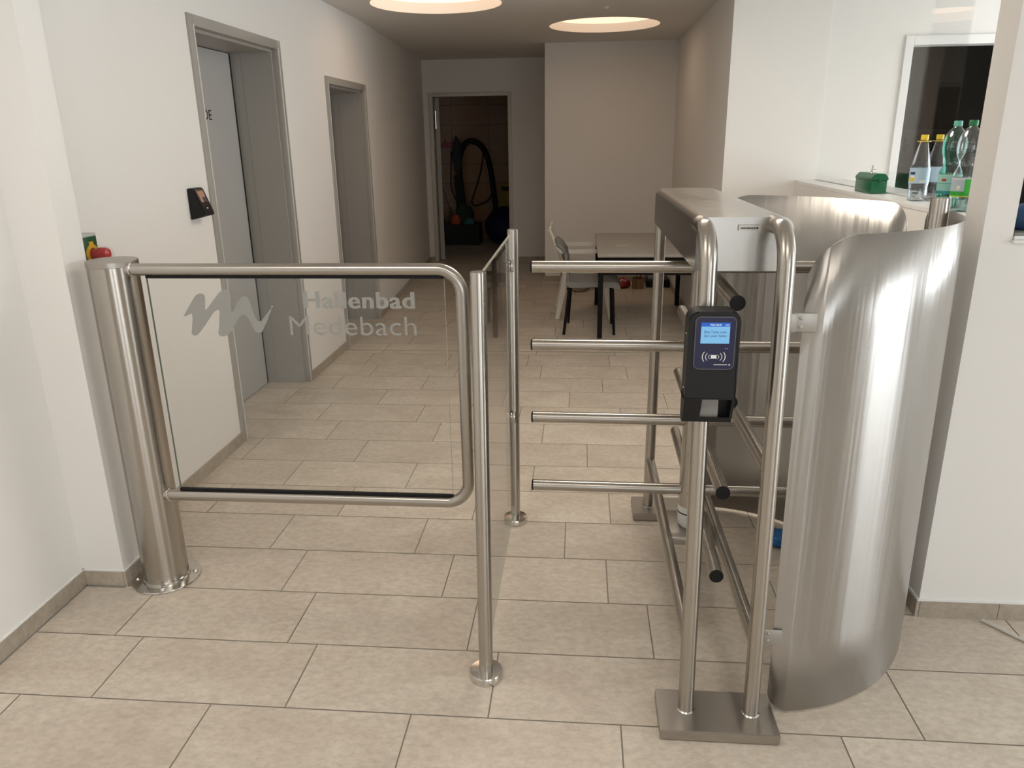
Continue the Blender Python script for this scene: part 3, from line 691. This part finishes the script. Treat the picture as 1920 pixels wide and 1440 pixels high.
for i in range(15):
    box(bm, x_, x_+.0015, RF-.0045, RF-.0041, 1.1035, 1.1052); x_ += .0020
obj('small_print', bm, wht, fp)
bm = BM(); prism(bm, [(.3435, 1.1030), (.3485, 1.1030), (.3460, 1.1068)], 'y', RF-.0045, RF-.0041); obj('emblem', bm, wht, fp)
for z in (1.168, 1.04):
    bm = BM(); lathe(bm, [(0, 0), (.0022, 0), (.0018, .001), (0, .0012)], (RXa, 1.735, z), 12, (-1, 0, 0)); obj('screw', bm, steel_polish, rb, True)

TR.location = (.313, 1.788, .927); TR.scale = (1.045, 1.023, 1.045)

# ------------------------------------------------------------------ wall terminal at the left
WT = thing('wall_terminal', (XL, 3.63, 1.24), 'black wedge-shaped terminal with a small reddish screen on the left wall before the first door', 'terminal')
ya, yb_ = 3.575, 3.655
bm = BM(); prism(bm, [(XL, 1.244), (XL+.072, 1.262), (XL+.076, 1.268), (XL+.032, 1.388), (XL+.026, 1.391), (XL, 1.391)], 'y', ya, yb_+.02, .003)
wb = obj('body', bm, black_pl, WT, True)
# slanted face frame
fu = Vector((.076-.032, 0, 1.268-1.388)); fn = Vector((.12, 0, .044)).normalized()
def onface(t0, t1, y0, y1, off, m, nm, par, rad=.003):
    a = Vector((XL+.032, 0, 1.388)); bm = BM()
    c = []
    for (t, y) in rrect(t0, t1, y0, y1, rad, 4): c.append(a+fu*t+Vector((0, y, 0)))
    A = [bm.verts.new(p+fn*off) for p in c]; B = [bm.verts.new(p+fn*(off-.002)) for p in c]
    bm.faces.new(A); bm.faces.new(B[::-1]); n = len(c)
    for i in range(n): bm.faces.new((A[i], B[i], B[(i+1) % n], A[(i+1) % n]))
    return obj(nm, bm, m, par)
onface(.03, .95, ya+.010, yb_+.012, .0012, black_gl, 'front_glass', WT, .008)
onface(.10, .52, ya+.022, yb_+.0, .0016, emis('terminal_screen', (.62, .33, .22), .55), 'screen', WT)
onface(.34, .52, ya+.045, yb_+.0, .0018, emis('terminal_screen_dark', (.16, .12, .12), .5), 'screen_lower_part', WT, .006)
onface(.74, .79, (ya+yb_)/2+.004, (ya+yb_)/2+.016, .0016, wht, 'sensor_dot', WT, .0015)

# ------------------------------------------------------------------ emergency button
EB_ = thing('emergency_button', (XL, 2.69, 1.06), 'red mushroom emergency button with clear cover on a green box behind the gate post', 'emergency button')
bm = BM(); box(bm, XL, XL+.062, 2.635, 2.735, 1.06, 1.285, .006, 3); eb = obj('box', bm, mat('light_grey_plastic', (.5, .51, .51), .4), EB_, True)
bm = BM(); box(bm, XL+.0615, XL+.066, 2.645, 2.725, 1.15, 1.275, .003, 2); obj('faceplate', bm, mat('green_plastic', (.01, .075, .03), .35), EB_, True)
yel = mat('yellow_plastic', (.65, .38, .02), .4)
bz = 1.212; by = 2.685; bx = XL+.066
bm = BM(); lathe(bm, [(.036, 0), (.036, .004), (.022, .006), (.022, 0)], (bx, by, bz), 28, (1, 0, 0)); box(bm, bx, bx+.004, by-.012, by+.012, bz+.03, bz+.045, .001); obj('collar', bm, yel, EB_, True)
bm = BM(); lathe(bm, [(.019, 0), (.02, .012), (.017, .02), (.017, .022), (.022, .026), (.024, .034), (.024, .052), (.020, .062), (.011, .067), (0, .068)], (bx, by, bz), 32, (1, 0, 0)); obj('button', bm, mat('red_plastic', (.42, .03, .035), .25), EB_, True)
bm = BM(); lathe(bm, [(.031, 0), (.030, .045), (.028, .062), (.022, .073), (.010, .078), (0, .079)], (bx, by, bz), 32, (1, 0, 0)); obj('clear_cover', bm, glass_mat('clear_plastic', (.97, .95, .95), .03, .02, .25), EB_, True)
# ------------------------------------------------------------------ niche: table and chairs
tb = thing('table', (.56, 6.82, 0), 'pale grey rectangular table with black square-tube frame in the niche', 'table')
ttop = mat('pale_tabletop', (.40, .385, .35), .35); tedge = mat('table_edge', (.30, .31, .31), .4)
TZ = .70
bm = BM(); box(bm, .14, .99, 6.14, 7.56, TZ-.025, TZ, .003, 2); obj('tabletop', bm, ttop, tb, True)
for x, y in ((.168, 6.18), (.955, 6.18), (.168, 7.51), (.955, 7.51)):
    bm = BM(); box(bm, x-.02, x+.02, y-.02, y+.02, 0, TZ-.025, .002, 1); obj('leg', bm, black_metal, tb)
bm = BM(); box(bm, .188, .935, 6.165, 6.195, TZ-.066, TZ-.025); obj('apron', bm, black_metal, tb)
bm = BM(); box(bm, .188, .935, 7.495, 7.525, TZ-.066, TZ-.025); obj('apron', bm, black_metal, tb)
for x in (.168, .955):
    bm = BM(); box(bm, x-.015, x+.015, 6.2, 7.49, TZ-.066, TZ-.025); obj('side_apron', bm, black_metal, tb)
bm = BM(); box(bm, .188, .935, 6.17, 6.19, .528, .560); obj('cross_rail', bm, black_metal, tb)

gc = thing('chair', (.08, 6.5, 0), 'grey plastic shell chair with thin black legs pushed up to the table front corner', 'chair')
gsh = mat('grey_plastic_shell', (.20, .20, .195), .45)
def shell(bm, prof, y0, y1, th, curve=.0, n=10):
    """prof: list of (x,z) side profile; swept across y with slight bowl"""
    rows = []
    for j in range(n+1):
        s = -1+2*j/n; y = (y0+y1)/2+s*(y1-y0)/2
        rows.append([Vector((x-0, y, z+curve*s*s)) for x, z in prof])
    T = [[bm.verts.new(p) for p in r_] for r_ in rows]
    for j in range(n):
        for i in range(len(prof)-1): bm.faces.new((T[j][i], T[j][i+1], T[j+1][i+1], T[j+1][i]))
def bez(p, n=8):
    out = []; p = [Vector(q) for q in p]
    for i in range(len(p)-1):
        p0 = p[max(i-1, 0)]; p1 = p[i]; p2 = p[i+1]; p3 = p[min(i+2, len(p)-1)]
        for k in range(n):
            t = k/n; out.append(.5*((2*p1)+(p2-p0)*t+(2*p0-5*p1+4*p2-p3)*t*t+(3*p1-p0-3*p2+p3)*t**3))
    out.append(p[-1]); return [(q.x, q.y) for q in out]
bm = BM()
prism(bm, bez([(-.115, .46), (-.03, .452), (.14, .450), (.27, .455), (.318, .440), (.335, .405), (.325, .385), (.27, .405), (.10, .41), (-.08, .405), (-.115, .425)], 5), 'y', 6.27, 6.71, .006)
obj('seat', bm, gsh, gc, True, autos=50)
bm = BM()
prof = bez([(-.095, .42), (-.100, .52), (-.112, .64), (-.135, .735), (-.190, .785)])
n = 12; g1 = []
for j in range(n+1):
    s = -1+2*j/n; g1.append([bm.verts.new((x-.018*(1-s*s)*min(1, max(0, (z-.43)/.2)), 6.49+s*(.215-.02*max(0, (z-.6))), z-(.03*s**4 if z > .7 else 0))) for x, z in prof])
for j in range(n):
    for i in range(len(prof)-1): bm.faces.new((g1[j][i], g1[j][i+1], g1[j+1][i+1], g1[j+1][i]))
bk = obj('backrest', bm, gsh, gc, True, autos=60); md = bk.modifiers.new('t', 'SOLIDIFY'); md.thickness = .022; md.offset = 0
for x, y, xt, yt in ((-.131, 6.29, -.085, 6.30), (.292, 6.29, .27, 6.30), (-.100, 6.72, -.075, 6.68), (.285, 6.70, .27, 6.68)):
    bm = BM(); tube(bm, [(x, y, 0), (xt, yt, .41)], [.0115, .0135], 16); obj('leg', bm, black_metal, gc, True)

wc = thing('chair', (.05, 7.1, 0), 'white plastic armchair with splayed legs behind the grey chair', 'chair')
wpl = mat('white_plastic', (.76, .74, .68), .4)
bm = BM(); shell(bm, bez([(-.16, .44), (-.05, .425), (.12, .425), (.26, .44), (.29, .42)]), 6.93, 7.37, .02, .008)
st = obj('seat', bm, wpl, wc, True, autos=60); md = st.modifiers.new('t', 'SOLIDIFY'); md.thickness = .02
bm = BM(); shell(bm, bez([(-.15, .44), (-.19, .56), (-.225, .70), (-.27, .82)]), 6.94, 7.36, .02, 0)
st = obj('backrest', bm, wpl, wc, True, autos=60); md = st.modifiers.new('t', 'SOLIDIFY'); md.thickness = .026
bm = BM(); tube(bm, [(-.272, 6.93, .825), (-.272, 7.37, .825)], .014, 12); obj('top_rail', bm, wpl, wc, True)
for y in (6.90, 7.40):
    bm = BM(); pth = fillet([(-.235, y, .73), (-.19, y, .63), (.25, y, .635), (.29, y, .58)], .05, 5)
    for a_, b_2 in zip(pth[:-1], pth[1:]): pass
    vs = []
    for p in pth: vs.append([bm.verts.new(p+Vector((0, dy, dz))) for dy, dz in ((-.022, 0), (.022, 0), (.022, -.032), (-.022, -.032))])
    for i in range(len(vs)-1):
        for k in range(4): bm.faces.new((vs[i][k], vs[i][(k+1) % 4], vs[i+1][(k+1) % 4], vs[i+1][k]))
    bm.faces.new(vs[0][::-1]); bm.faces.new(vs[-1]); obj('armrest', bm, wpl, wc, True)
for x, y, xt, yt in ((-.205, 6.89, -.12, 6.95), (.285, 6.89, .22, 6.95), (-.225, 7.40, -.13, 7.35), (.30, 7.40, .22, 7.35)):
    bm = BM(); A = []
    for (px_, py_, z, w_) in ((x, y, 0, .018), (xt, yt, .42, .03)):
        A.append([bm.verts.new((px_+a*w_, py_+b*w_, z)) for a, b in ((-1, -1), (1, -1), (1, 1), (-1, 1))])
    for k in range(4): bm.faces.new((A[0][k], A[0][(k+1) % 4], A[1][(k+1) % 4], A[1][k]))
    bm.faces.new(A[0][::-1]); bm.faces.new(A[1]); obj('leg', bm, wpl, wc)
for y, x in ((6.95, .24), (7.36, .24)):
    bm = BM(); box(bm, x-.02, x+.02, y-.04, y, .43, .62, .004); obj('arm_support', bm, wpl, wc)

# things lying on the niche floor
blk = mat('black_cloth', (.012, .012, .014), .8); blue_d = mat('dark_blue_cloth', (.012, .02, .06), .8)
bm = BM(); prism(bm, rrect(-.21, -.12, .0, .36, .025, 4), 'y', 8.28, 8.62, .012); bm2 = bm
cs = obj('black_case', bm, black_pl, None, True); tag(cs, 'upright black case on the floor behind the grey chair by the niche wall', 'case')
def blob(name, c, sx_, sy_, sz_, m, label, cat, seed, amp=.25, parent=None):
    rnd = random.Random(seed); bm = BM(); bmesh.ops.create_icosphere(bm, subdivisions=3, radius=1)
    ph = [rnd.uniform(0, 6) for _ in range(6)]
    for v in bm.verts:
        p = v.co.copy(); k_ = 1+amp*(math.sin(3*p.x+ph[0])*math.sin(4*p.y+ph[1])+.6*math.sin(7*p.z+5*p.x+ph[2])*math.sin(6*p.y+ph[3]))
        v.co = Vector((c[0]+p.x*sx_*k_, c[1]+p.y*sy_*k_, c[2]+max(0, p.z*.5*k_+.42)*sz_))
    o = obj(name, bm, m, parent, True, autos=80)
    if label: tag(o, label, cat)
    return o
blob('crumpled_cloth', (-.01, 8.20, 0), .10, .07, .08, mat('beige_cloth', (.26, .22, .17), .9), 'crumpled beige cloth on the niche floor behind the chairs', 'cloth', 3)
blob('dark_bag', (.16, 8.46, 0), .12, .10, .17, blue_d, 'dark blue and black bag lying on the niche floor', 'bag', 4)
bg1 = blob('snack_bag', (.47, 8.40, 0), .075, .06, .12, mat('red_foil', (.30, .02, .02), .35), 'small red and white bag beside the cardboard box under the table', 'bag', 8)
blob('white_print', (.475, 8.362, .045), .045, .02, .06, mat('white_foil', (.5, .48, .45), .4), None, None, 9, parent=bg1)
cb = thing('cardboard_box', (.64, 8.42, 0), 'small open cardboard box with two sticks poking out under the table', 'box')
card = mat('cardboard', (.22, .135, .07), .8); vary(card, (.19, .115, .06), (.26, .16, .085), 12)
bm = BM()
for b in ((.575, .695, 8.335, 8.341, 0, .11), (.575, .695, 8.475, 8.481, 0, .11), (.575, .581, 8.341, 8.475, 0, .11), (.689, .695, 8.341, 8.475, 0, .11), (.581, .689, 8.341, 8.475, 0, .006)): box(bm, *b)
obj('carton', bm, card, cb)
bm = BM(); box(bm, .633, .642, 8.3335, 8.335, 0, .11); obj('tape', bm, mat('tape', (.35, .26, .15), .3), cb)
for x, dx in ((.608, .03), (.648, .032)):
    bm = BM(); tube(bm, [(x, 8.42, .01), (x+dx, 8.46, .23)], .0065, 10); o = obj('wooden_stick', bm, mat('stick_wood', (.09, .045, .02), .6), None, True); tag(o, ('left' if x < .63 else 'right')+' one of two thin wooden sticks standing in the small cardboard box', 'stick', 'sticks in the cardboard box')
cs2 = thing('tool_case', (.86, 8.55, 0), 'flat black tool case with grey top on the floor under the table', 'case')
bm = BM(); box(bm, .73, .985, 8.42, 8.72, 0, .085, .012, 3); obj('body', bm, black_pl, cs2, True)
bm = BM(); box(bm, .75, .93, 8.44, 8.70, .085, .118, .006, 2); obj('lid_tray', bm, mat('grey_plastic', (.22, .24, .24), .5), cs2, True)
bm = BM(); prism(bm, rrect(.30, .42, 6.62, 6.66, .008, 3), 'z', TZ+.0005, TZ+.006); tag(obj('paper_slip', bm, mat('paper', (.6, .57, .5), .7)), 'tiny slip of paper lying on the pale tabletop', 'paper')

# blue film behind the turnstile legs
blob('plastic_film', (.835, 2.86, 0), .055, .06, .05, mat('blue_plastic_film', (.01, .13, .42), .35), 'crumpled bright blue plastic film on the floor inside the curved shield', 'plastic film', 12)
# translucent strip on the floor at right
bm = BM(); tube(bm, [(1.385, 2.355, .007), (1.47, 2.245, .007), (1.60, 2.12, .007)], .006, 10); tag(obj('plastic_strip', bm, mat('milky_plastic', (.6, .58, .54), .3), None, True), 'thin milky plastic strip lying on the tiles at the right edge', 'strip')
# blue cloth on the hatch worktop
blob('blue_cloth', (1.335, 2.47, 1.312), .045, .05, .085, mat('dark_blue_fabric', (.01, .045, .11), .7), 'bunched dark blue cloth on the hatch worktop at the right edge', 'cloth', 15, .12)

# ------------------------------------------------------------------ things on the counter sill
bx0 = thing('cash_box', (1.575, 4.42, SZ), 'small green metal cash box with key in its lid on the white counter sill', 'cash box')
grn = mat('green_enamel', (.008, .115, .045), .3)
def rot_build(fn, c, ang):
    bm = BM(); fn(bm); bmesh.ops.rotate(bm, cent=c, matrix=Matrix.Rotation(ang, 3, 'Z'), verts=bm.verts); return bm
cc = Vector((1.575, 4.44, SZ)); an = math.radians(0)
def f1(bm): box(bm, cc.x-.042, cc.x+.040, cc.y-.125, cc.y+.125, SZ+.001, SZ+.070, .005, 3)
obj('body', rot_build(f1, cc, an), grn, bx0, True)
def f2(bm): prism(bm, [(cc.x-.045, SZ+.070), (cc.x+.043, SZ+.070), (cc.x+.043, SZ+.082), (cc.x+.024, SZ+.104), (cc.x-.026, SZ+.104), (cc.x-.045, SZ+.082)], 'y', cc.y-.128, cc.y+.128, .003, 2)
ld = obj('lid', rot_build(f2, cc, an), grn, bx0, True)
bm = BM(); lathe(bm, [(0, 0), (.014, 0), (.012, .004), (0, .005)], (cc.x, cc.y, SZ+.104), 20); obj('lock', bm, steel_polish, ld, True)
bm = BM(); prism(bm, rrect(cc.y-.006, cc.y+.014, SZ+.108, SZ+.143, .005, 3), 'x', cc.x-.001, cc.x+.001); obj('key', bm, steel_polish, ld)
bm = BM(); tube(bm, [(cc.x+.012*math.cos(a/12*6.283), cc.y-.006+.016*math.sin(a/12*6.283), SZ+.117+.006*math.cos(a/12*6.283)) for a in range(13)], .0012, 6); obj('key_ring', bm, steel_polish, ld)
for s in (-1, 1):
    bm = BM(); box(bm, cc.x-.008, cc.x+.008, cc.y+s*.127-.004, cc.y+s*.127+.004, SZ+.060, SZ+.074, .002); obj('hinge_lug', bm, grn, bx0)
def pet(name, tint): return glass_mat(name, tint, .08, .12, .85)
def bottle(loc, prof, H, tint, capm, label, body_extra, ring=False, water=0, wtint=(.9, .95, .95)):
    t = thing('water_bottle', loc, label, 'bottle', 'plastic bottles on the counter sill')
    bm = BM(); lathe(bm, prof, loc, 40); obj('bottle_body', bm, pet('pet_'+label[:6], tint), t, True, autos=70)
    top = prof[-1][1]
    bm = BM(); lathe(bm, [(0.0145, top-.014), (.0165, top-.012), (.0165, top+.006), (.015, top+.009), (0, top+.009)], loc, 28); obj('cap', bm, capm, t, True)
    if ring:
        bm = BM(); lathe(bm, [(.015, top-.022), (.030, top-.0215), (.030, top-.0185), (.015, top-.018)], loc, 28); obj('neck_ring', bm, capm, t, True)
    for nm, R, z0, z1, m in body_extra:
        bm = BM(); lathe(bm, [(R, z0), (R, z1)], loc, 40); obj(nm, bm, m, t, True)
    if water:
        pr = [(max(0, a-.002), b+.002) for a, b in prof if b <= water]; ra = pr[-1][0]; pr.append((ra, water)); pr.append((0, water))
        bm = BM(); lathe(bm, pr, loc, 40); obj('water', bm, pet('water_'+label[:6], wtint), t, True, autos=70)
    return t
def label_mat(name, base, stripes):
    m = mat(name, base, .35); b = m.node_tree.nodes['Principled BSDF']
    tc = N(m, 'ShaderNodeTexCoord'); sp_ = N(m, 'ShaderNodeSeparateXYZ'); L(m, tc.outputs['Object'], sp_.inputs[0])
    rp = N(m, 'ShaderNodeValToRGB'); rp.color_ramp.interpolation = 'CONSTANT'
    mr = N(m, 'ShaderNodeMapRange'); mr.inputs['From Max'].default_value = .35
    L(m, sp_.outputs[2], mr.inputs[0]); L(m, mr.outputs[0], rp.inputs[0]); el = rp.color_ramp.elements
    el[0].position = 0; el[0].color = (*stripes[0][1], 1); el[1].position = stripes[1][0]/.35; el[1].color = (*stripes[1][1], 1)
    for z, c in stripes[2:]:
        e = el.new(z/.35); e.color = (*c, 1)
    L(m, rp.outputs[0], b.inputs['Base Color']); return m
yelc = mat('yellow_cap', (.75, .55, .03), .4); grc = mat('green_cap', (.01, .16, .05), .4); tealc = mat('teal_cap', (.12, .42, .32), .4)
waist = [(0, .004), (.03, 0), (.040, .006), (.044, .02), (.045, .06), (.045, .14), (.044, .150), (.034, .172), (.030, .186), (.033, .202), (.043, .222), (.046, .245), (.045, .272), (.036, .302), (.022, .322), (.0145, .330), (.0135, .345)]
taper = [(0, .004), (.030, 0), (.040, .006), (.042, .02), (.043, .05), (.041, .062), (.043, .075), (.043, .150), (.041, .160), (.030, .215), (.018, .262), (.0145, .272), (.014, .290)]
lm = label_mat('lemon_label', (.3, .42, .6), [(0, (.42, .55, .66)), (.085, (.42, .55, .66)), (.152, (.7, .72, .74))])
b1 = bottle(Vector((1.585, 3.86, SZ)), taper, .3, (.90, .91, .93), yelc, 'clear bottle with yellow cap, neck ring and light blue lemon label on the sill', [('label', .0436, .082, .152, lm)], True, .05)
def wrap(par, loc, R, z, h_, a0, w_, m, nm='print', flat=False):
    bm = BM(); n = 8; da = w_/R
    A = [bm.verts.new((loc[0]+R*math.cos(a0+da*(i/n-.5)), loc[1]+R*math.sin(a0+da*(i/n-.5)), loc[2]+z)) for i in range(n+1)]
    B = [bm.verts.new((loc[0]+R*math.cos(a0+da*(i/n-.5)), loc[1]+R*math.sin(a0+da*(i/n-.5)), loc[2]+z+h_)) for i in range(n+1)]
    for i in range(n): bm.faces.new((A[i], A[i+1], B[i+1], B[i]))
    return obj(nm, bm, m, par)
fa = math.atan2(-3.86, -1.585)
l1 = Vector((1.585, 3.86, SZ))
wrap(b1, l1, .0440, .092, .018, fa-.75, .024, yelc); wrap(b1, l1, .0440, .085, .012, fa+.35, .026, mat('barcode_white', (.7, .72, .75), .4), 'barcode')
wrap(b1, l1, .0440, .122, .012, fa-.75, .026, mat('navy_print', (.03, .05, .14), .4)); wrap(b1, l1, .0440, .108, .010, fa-.75, .022, wht)
wrap(b1, l1, .0434, .060, .018, fa, .05, mat('grey_print', (.12, .12, .13), .4)); wrap(b1, l1, .0434, .036, .006, fa-.2, .022, mat('dark_print', (.05, .05, .06), .4))
tl = label_mat('teal_label', (.3, .5, .45), [(0, (.02, .22, .22)), (.072, (.25, .50, .45)), (.10, (.10, .36, .33)), (.104, (.30, .55, .47)), (.14, (.35, .58, .5))])
b2 = bottle(Vector((1.563, 3.50, SZ)), waist, .35, (.42, .78, .68), tealc, 'teal tinted waisted bottle with pale green cap behind the round steel post', [('label', .0455, .06, .14, tl)], False, .05, (.6, .85, .8))
wrap(b2, Vector((1.563, 3.50, SZ)), .046, .112, .010, fa-.5, .018, mat('red_print', (.4, .03, .03), .4))
gl_ = label_mat('green_label', (.05, .4, .08), [(0, (.55, .62, .05)), (.064, (.03, .34, .04)), (.082, (.42, .50, .55)), (.125, (.55, .6, .62))])
b3 = bottle(Vector((1.543, 3.325, SZ)), waist, .35, (.86, .90, .90), grc, 'clear waisted bottle with dark green cap and green label beside the wall corner', [('label', .0455, .06, .135, gl_)], False, .05, (.7, .85, .82))
l3 = Vector((1.543, 3.325, SZ))
wrap(b3, l3, .0460, .075, .055, fa+.35, .030, mat('bright_green_print', (.04, .42, .03), .4)); wrap(b3, l3, .0460, .090, .014, fa-.45, .012, wht, 'flower'); wrap(b3, l3, .0461, .093, .006, fa-.45, .005, yelc, 'flower_centre')
b4 = bottle(Vector((1.70, 3.48, SZ)), waist, .35, (.6, .82, .75), tealc, 'teal capped bottle mostly hidden behind the white wall corner', [], False, 0)
b5_mirrored = bottle(Vector((1.70, 3.97, SZ)), taper, .3, (.55, .56, .58), yelc, 'dark yellow-capped bottle behind the light blue lemon bottle', [('label', .0436, .082, .152, lm)], True, 0)  # added bottle standing in for the lemon bottle mirrored in the pane
cn = thing('drink_carton', (1.76, 3.66, SZ), 'dark red and black printed carton between the lemon bottle and the teal bottle', 'carton')
bm = BM(); box(bm, 1.72, 1.80, 3.60, 3.68, SZ+.001, SZ+.20, .004); obj('carton', bm, mat('black_print', (.02, .02, .022), .4), cn, True)
bm = BM(); box(bm, 1.722, 1.79, 3.5985, 3.5998, SZ+.15, SZ+.19); obj('red_print', bm, mat('red_print2', (.35, .02, .03), .4), cn)

# ------------------------------------------------------------------ dark room behind the office opening: board with coat hooks
hb = thing('coat_rail', (2.95, 8.56, 1.2), 'pale board with coat hooks on the wall of the dark room behind the counter', 'coat rail')
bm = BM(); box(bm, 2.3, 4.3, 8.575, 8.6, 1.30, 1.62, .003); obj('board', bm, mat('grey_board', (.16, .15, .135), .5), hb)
for x in (3.05, 3.30, 3.55, 3.80, 4.05):
    bm = BM(); tube(bm, fillet([(x, 8.57, 1.55), (x, 8.52, 1.55), (x, 8.50, 1.41), (x, 8.44, 1.41), (x, 8.43, 1.47)], .02, 4), .008, 10); obj('hook', bm, black_metal, hb, True)

# ------------------------------------------------------------------ cleaning closet seen through the far door
hr = thing('hook_rail', (-2.15, 12.66, 1.5), 'red wall rail with pointed hooks in the cleaning closet', 'hook rail')
bm = BM(); box(bm, -2.42, -1.93, 12.675, 12.70, 1.46, 1.53, .003); obj('rail', bm, mat('red_rail', (.25, .012, .012), .4), hr)
for i in range(5):
    x = -2.38+i*.1; bm = BM(); prism(bm, [(x-.028, 1.53), (x+.028, 1.53), (x+.012, 1.555), (x-.002, 1.60)], 'y', 12.67, 12.69); obj('hook', bm, mat('red_hook', (.28, .012, .012), .4), hr)
def hose(name, pts, R, label, cat, m=black_pl):
    bm = BM(); P = [Vector(p) for p in pts]; out = []
    for i in range(len(P)-1):
        p0 = P[max(i-1, 0)]; p1 = P[i]; p2 = P[i+1]; p3 = P[min(i+2, len(P)-1)]
        for k in range(8):
            t = k/8; out.append(.5*((2*p1)+(p2-p0)*t+(2*p0-5*p1+4*p2-p3)*t*t+(3*p1-p0-3*p2+p3)*t**3))
    out.append(P[-1]); tube(bm, out, R, 12); o = obj(name, bm, m, None, True); tag(o, label, cat); return o
YC = 12.60
hose('vacuum_hose', [(-1.93, YC, .35), (-1.95, YC, .9), (-1.94, YC, 1.3), (-1.84, YC-.02, 1.52), (-1.70, YC-.02, 1.55), (-1.55, YC, 1.42), (-1.46, YC, 1.15), (-1.40, YC, .7), (-1.36, YC, .2)], .042, 'thick black vacuum hose looped over the hook in the cleaning closet', 'hose')
hose('power_cable', [(-1.55, YC-.06, 1.40), (-1.60, YC-.06, 1.1), (-1.70, YC-.06, .8), (-1.76, YC-.06, .62), (-1.70, YC-.06, .56), (-1.52, YC-.06, .62), (-1.42, YC-.06, .75)], .011, 'thin black cable hanging in a loop beside the vacuum hose', 'cable')
hose('electric_cord', [(-2.07, YC-.05, 1.40), (-2.08, YC-.05, 1.15), (-2.09, YC-.05, .85), (-2.02, YC-.05, .65)], .011, 'thin black cord hanging left of the vacuum hose', 'cord')
bm = BM(); prism(bm, [(-2.06, 1.42), (-1.98, 1.66), (-1.90, 1.52), (-1.88, 1.30), (-1.93, 1.05), (-1.99, 1.05), (-2.04, 1.25)], 'y', 12.46, 12.52, .02); tag(obj('hanging_nozzle', bm, black_pl, None, True), 'black pointed nozzle hanging from the red rail', 'nozzle')
bm = BM(); prism(bm, [(-2.00, .30), (-2.02, 1.05), (-1.90, 1.05), (-1.82, .30)], 'y', 12.46, 12.53, .015); tag(obj('folded_squeegee', bm, blk, None, True), 'long black folded cleaning tool hanging below the nozzle', 'tool')
cr_ = thing('black_crate', (-1.86, 12.15, 0), 'black plastic crate full of cleaning things on the closet floor', 'crate')
bm = BM()
for b in ((-2.12, -1.58, 11.95, 11.97, 0, .32), (-2.12, -1.58, 12.33, 12.35, 0, .32), (-2.12, -2.10, 11.97, 12.33, 0, .32), (-1.60, -1.58, 11.97, 12.33, 0, .32), (-2.10, -1.60, 11.97, 12.33, 0, .02)): box(bm, *b)
obj('crate', bm, black_pl, cr_)
blob('orange_cloth', (-1.95, 12.05, .27), .075, .06, .22, mat('orange_cloth', (.5, .10, .03), .7), 'orange cloth in the black crate in the closet', 'cloth', 21, .12)
blob('teal_cloth', (-1.75, 12.06, .27), .08, .05, .15, mat('teal_cloth', (.05, .22, .22), .7), 'teal cloth in the black crate in the closet', 'cloth', 22, .12)
blob('green_brush', (-1.84, 12.2, .27), .14, .08, .34, mat('dark_green_bristle', (.03, .06, .03), .8), 'dark greenish brush head poking out of the black crate', 'brush', 23, .3)
blob('grey_tangle', (-2.06, 12.22, .28), .035, .05, .28, mat('grey_rags', (.09, .07, .055), .8), 'tangle of grey rags at the left of the black crate', 'rags', 24, .3)
blob('blue_sack', (-1.20, 12.2, 0), .30, .28, .62, mat('dark_blue_sack', (.008, .015, .07), .7), 'big dark blue sack behind the closet door frame', 'sack', 25, .08)
vb = thing('vacuum_cleaner', (-2.22, 11.9, 0), 'dark vacuum cleaner with blue wheels at the left of the closet', 'vacuum cleaner')
bm = BM(); box(bm, -2.40, -2.13, 11.8, 12.1, .06, .42, .04, 3); obj('body', bm, mat('dark_blue_shell', (.01, .015, .03), .4), vb, True)
for y in (11.79,):
    bm = BM(); lathe(bm, [(0, 0), (.085, 0), (.09, .012), (.09, .03), (0, .03)], (-2.18, y, .09), 28, (0, -1, 0)); wh = obj('wheel', bm, black_pl, vb, True)
    bm = BM(); lathe(bm, [(0, .03), (.045, .03), (.04, .036), (0, .036)], (-2.18, y, .09), 24, (0, -1, 0)); obj('hub', bm, mat('blue_hub', (.01, .04, .2), .4), wh, True)
yb = thing('yellow_sign', (-1.16, 12.63, 0), 'yellow plastic stand with a dark slot against the closet wall', 'stand')
bm = BM(); box(bm, -1.32, -1.02, 12.60, 12.66, 0, .90, .01, 2); obj('panel', bm, mat('yellow_sign_plastic', (.35, .24, .01), .5), yb, True)
bm = BM(); box(bm, -1.28, -1.06, 12.594, 12.601, .78, .85); obj('slot', bm, black_pl, yb)
bm = BM(); tube(bm, [(-2.30, 12.2, 1.18), (-2.13, 12.1, .80), (-2.02, 12.0, .50)], .006, 8); tag(obj('thin_rod', bm, steel_polish, None, True), 'thin pale rod leaning beside the closet door leaf', 'rod')
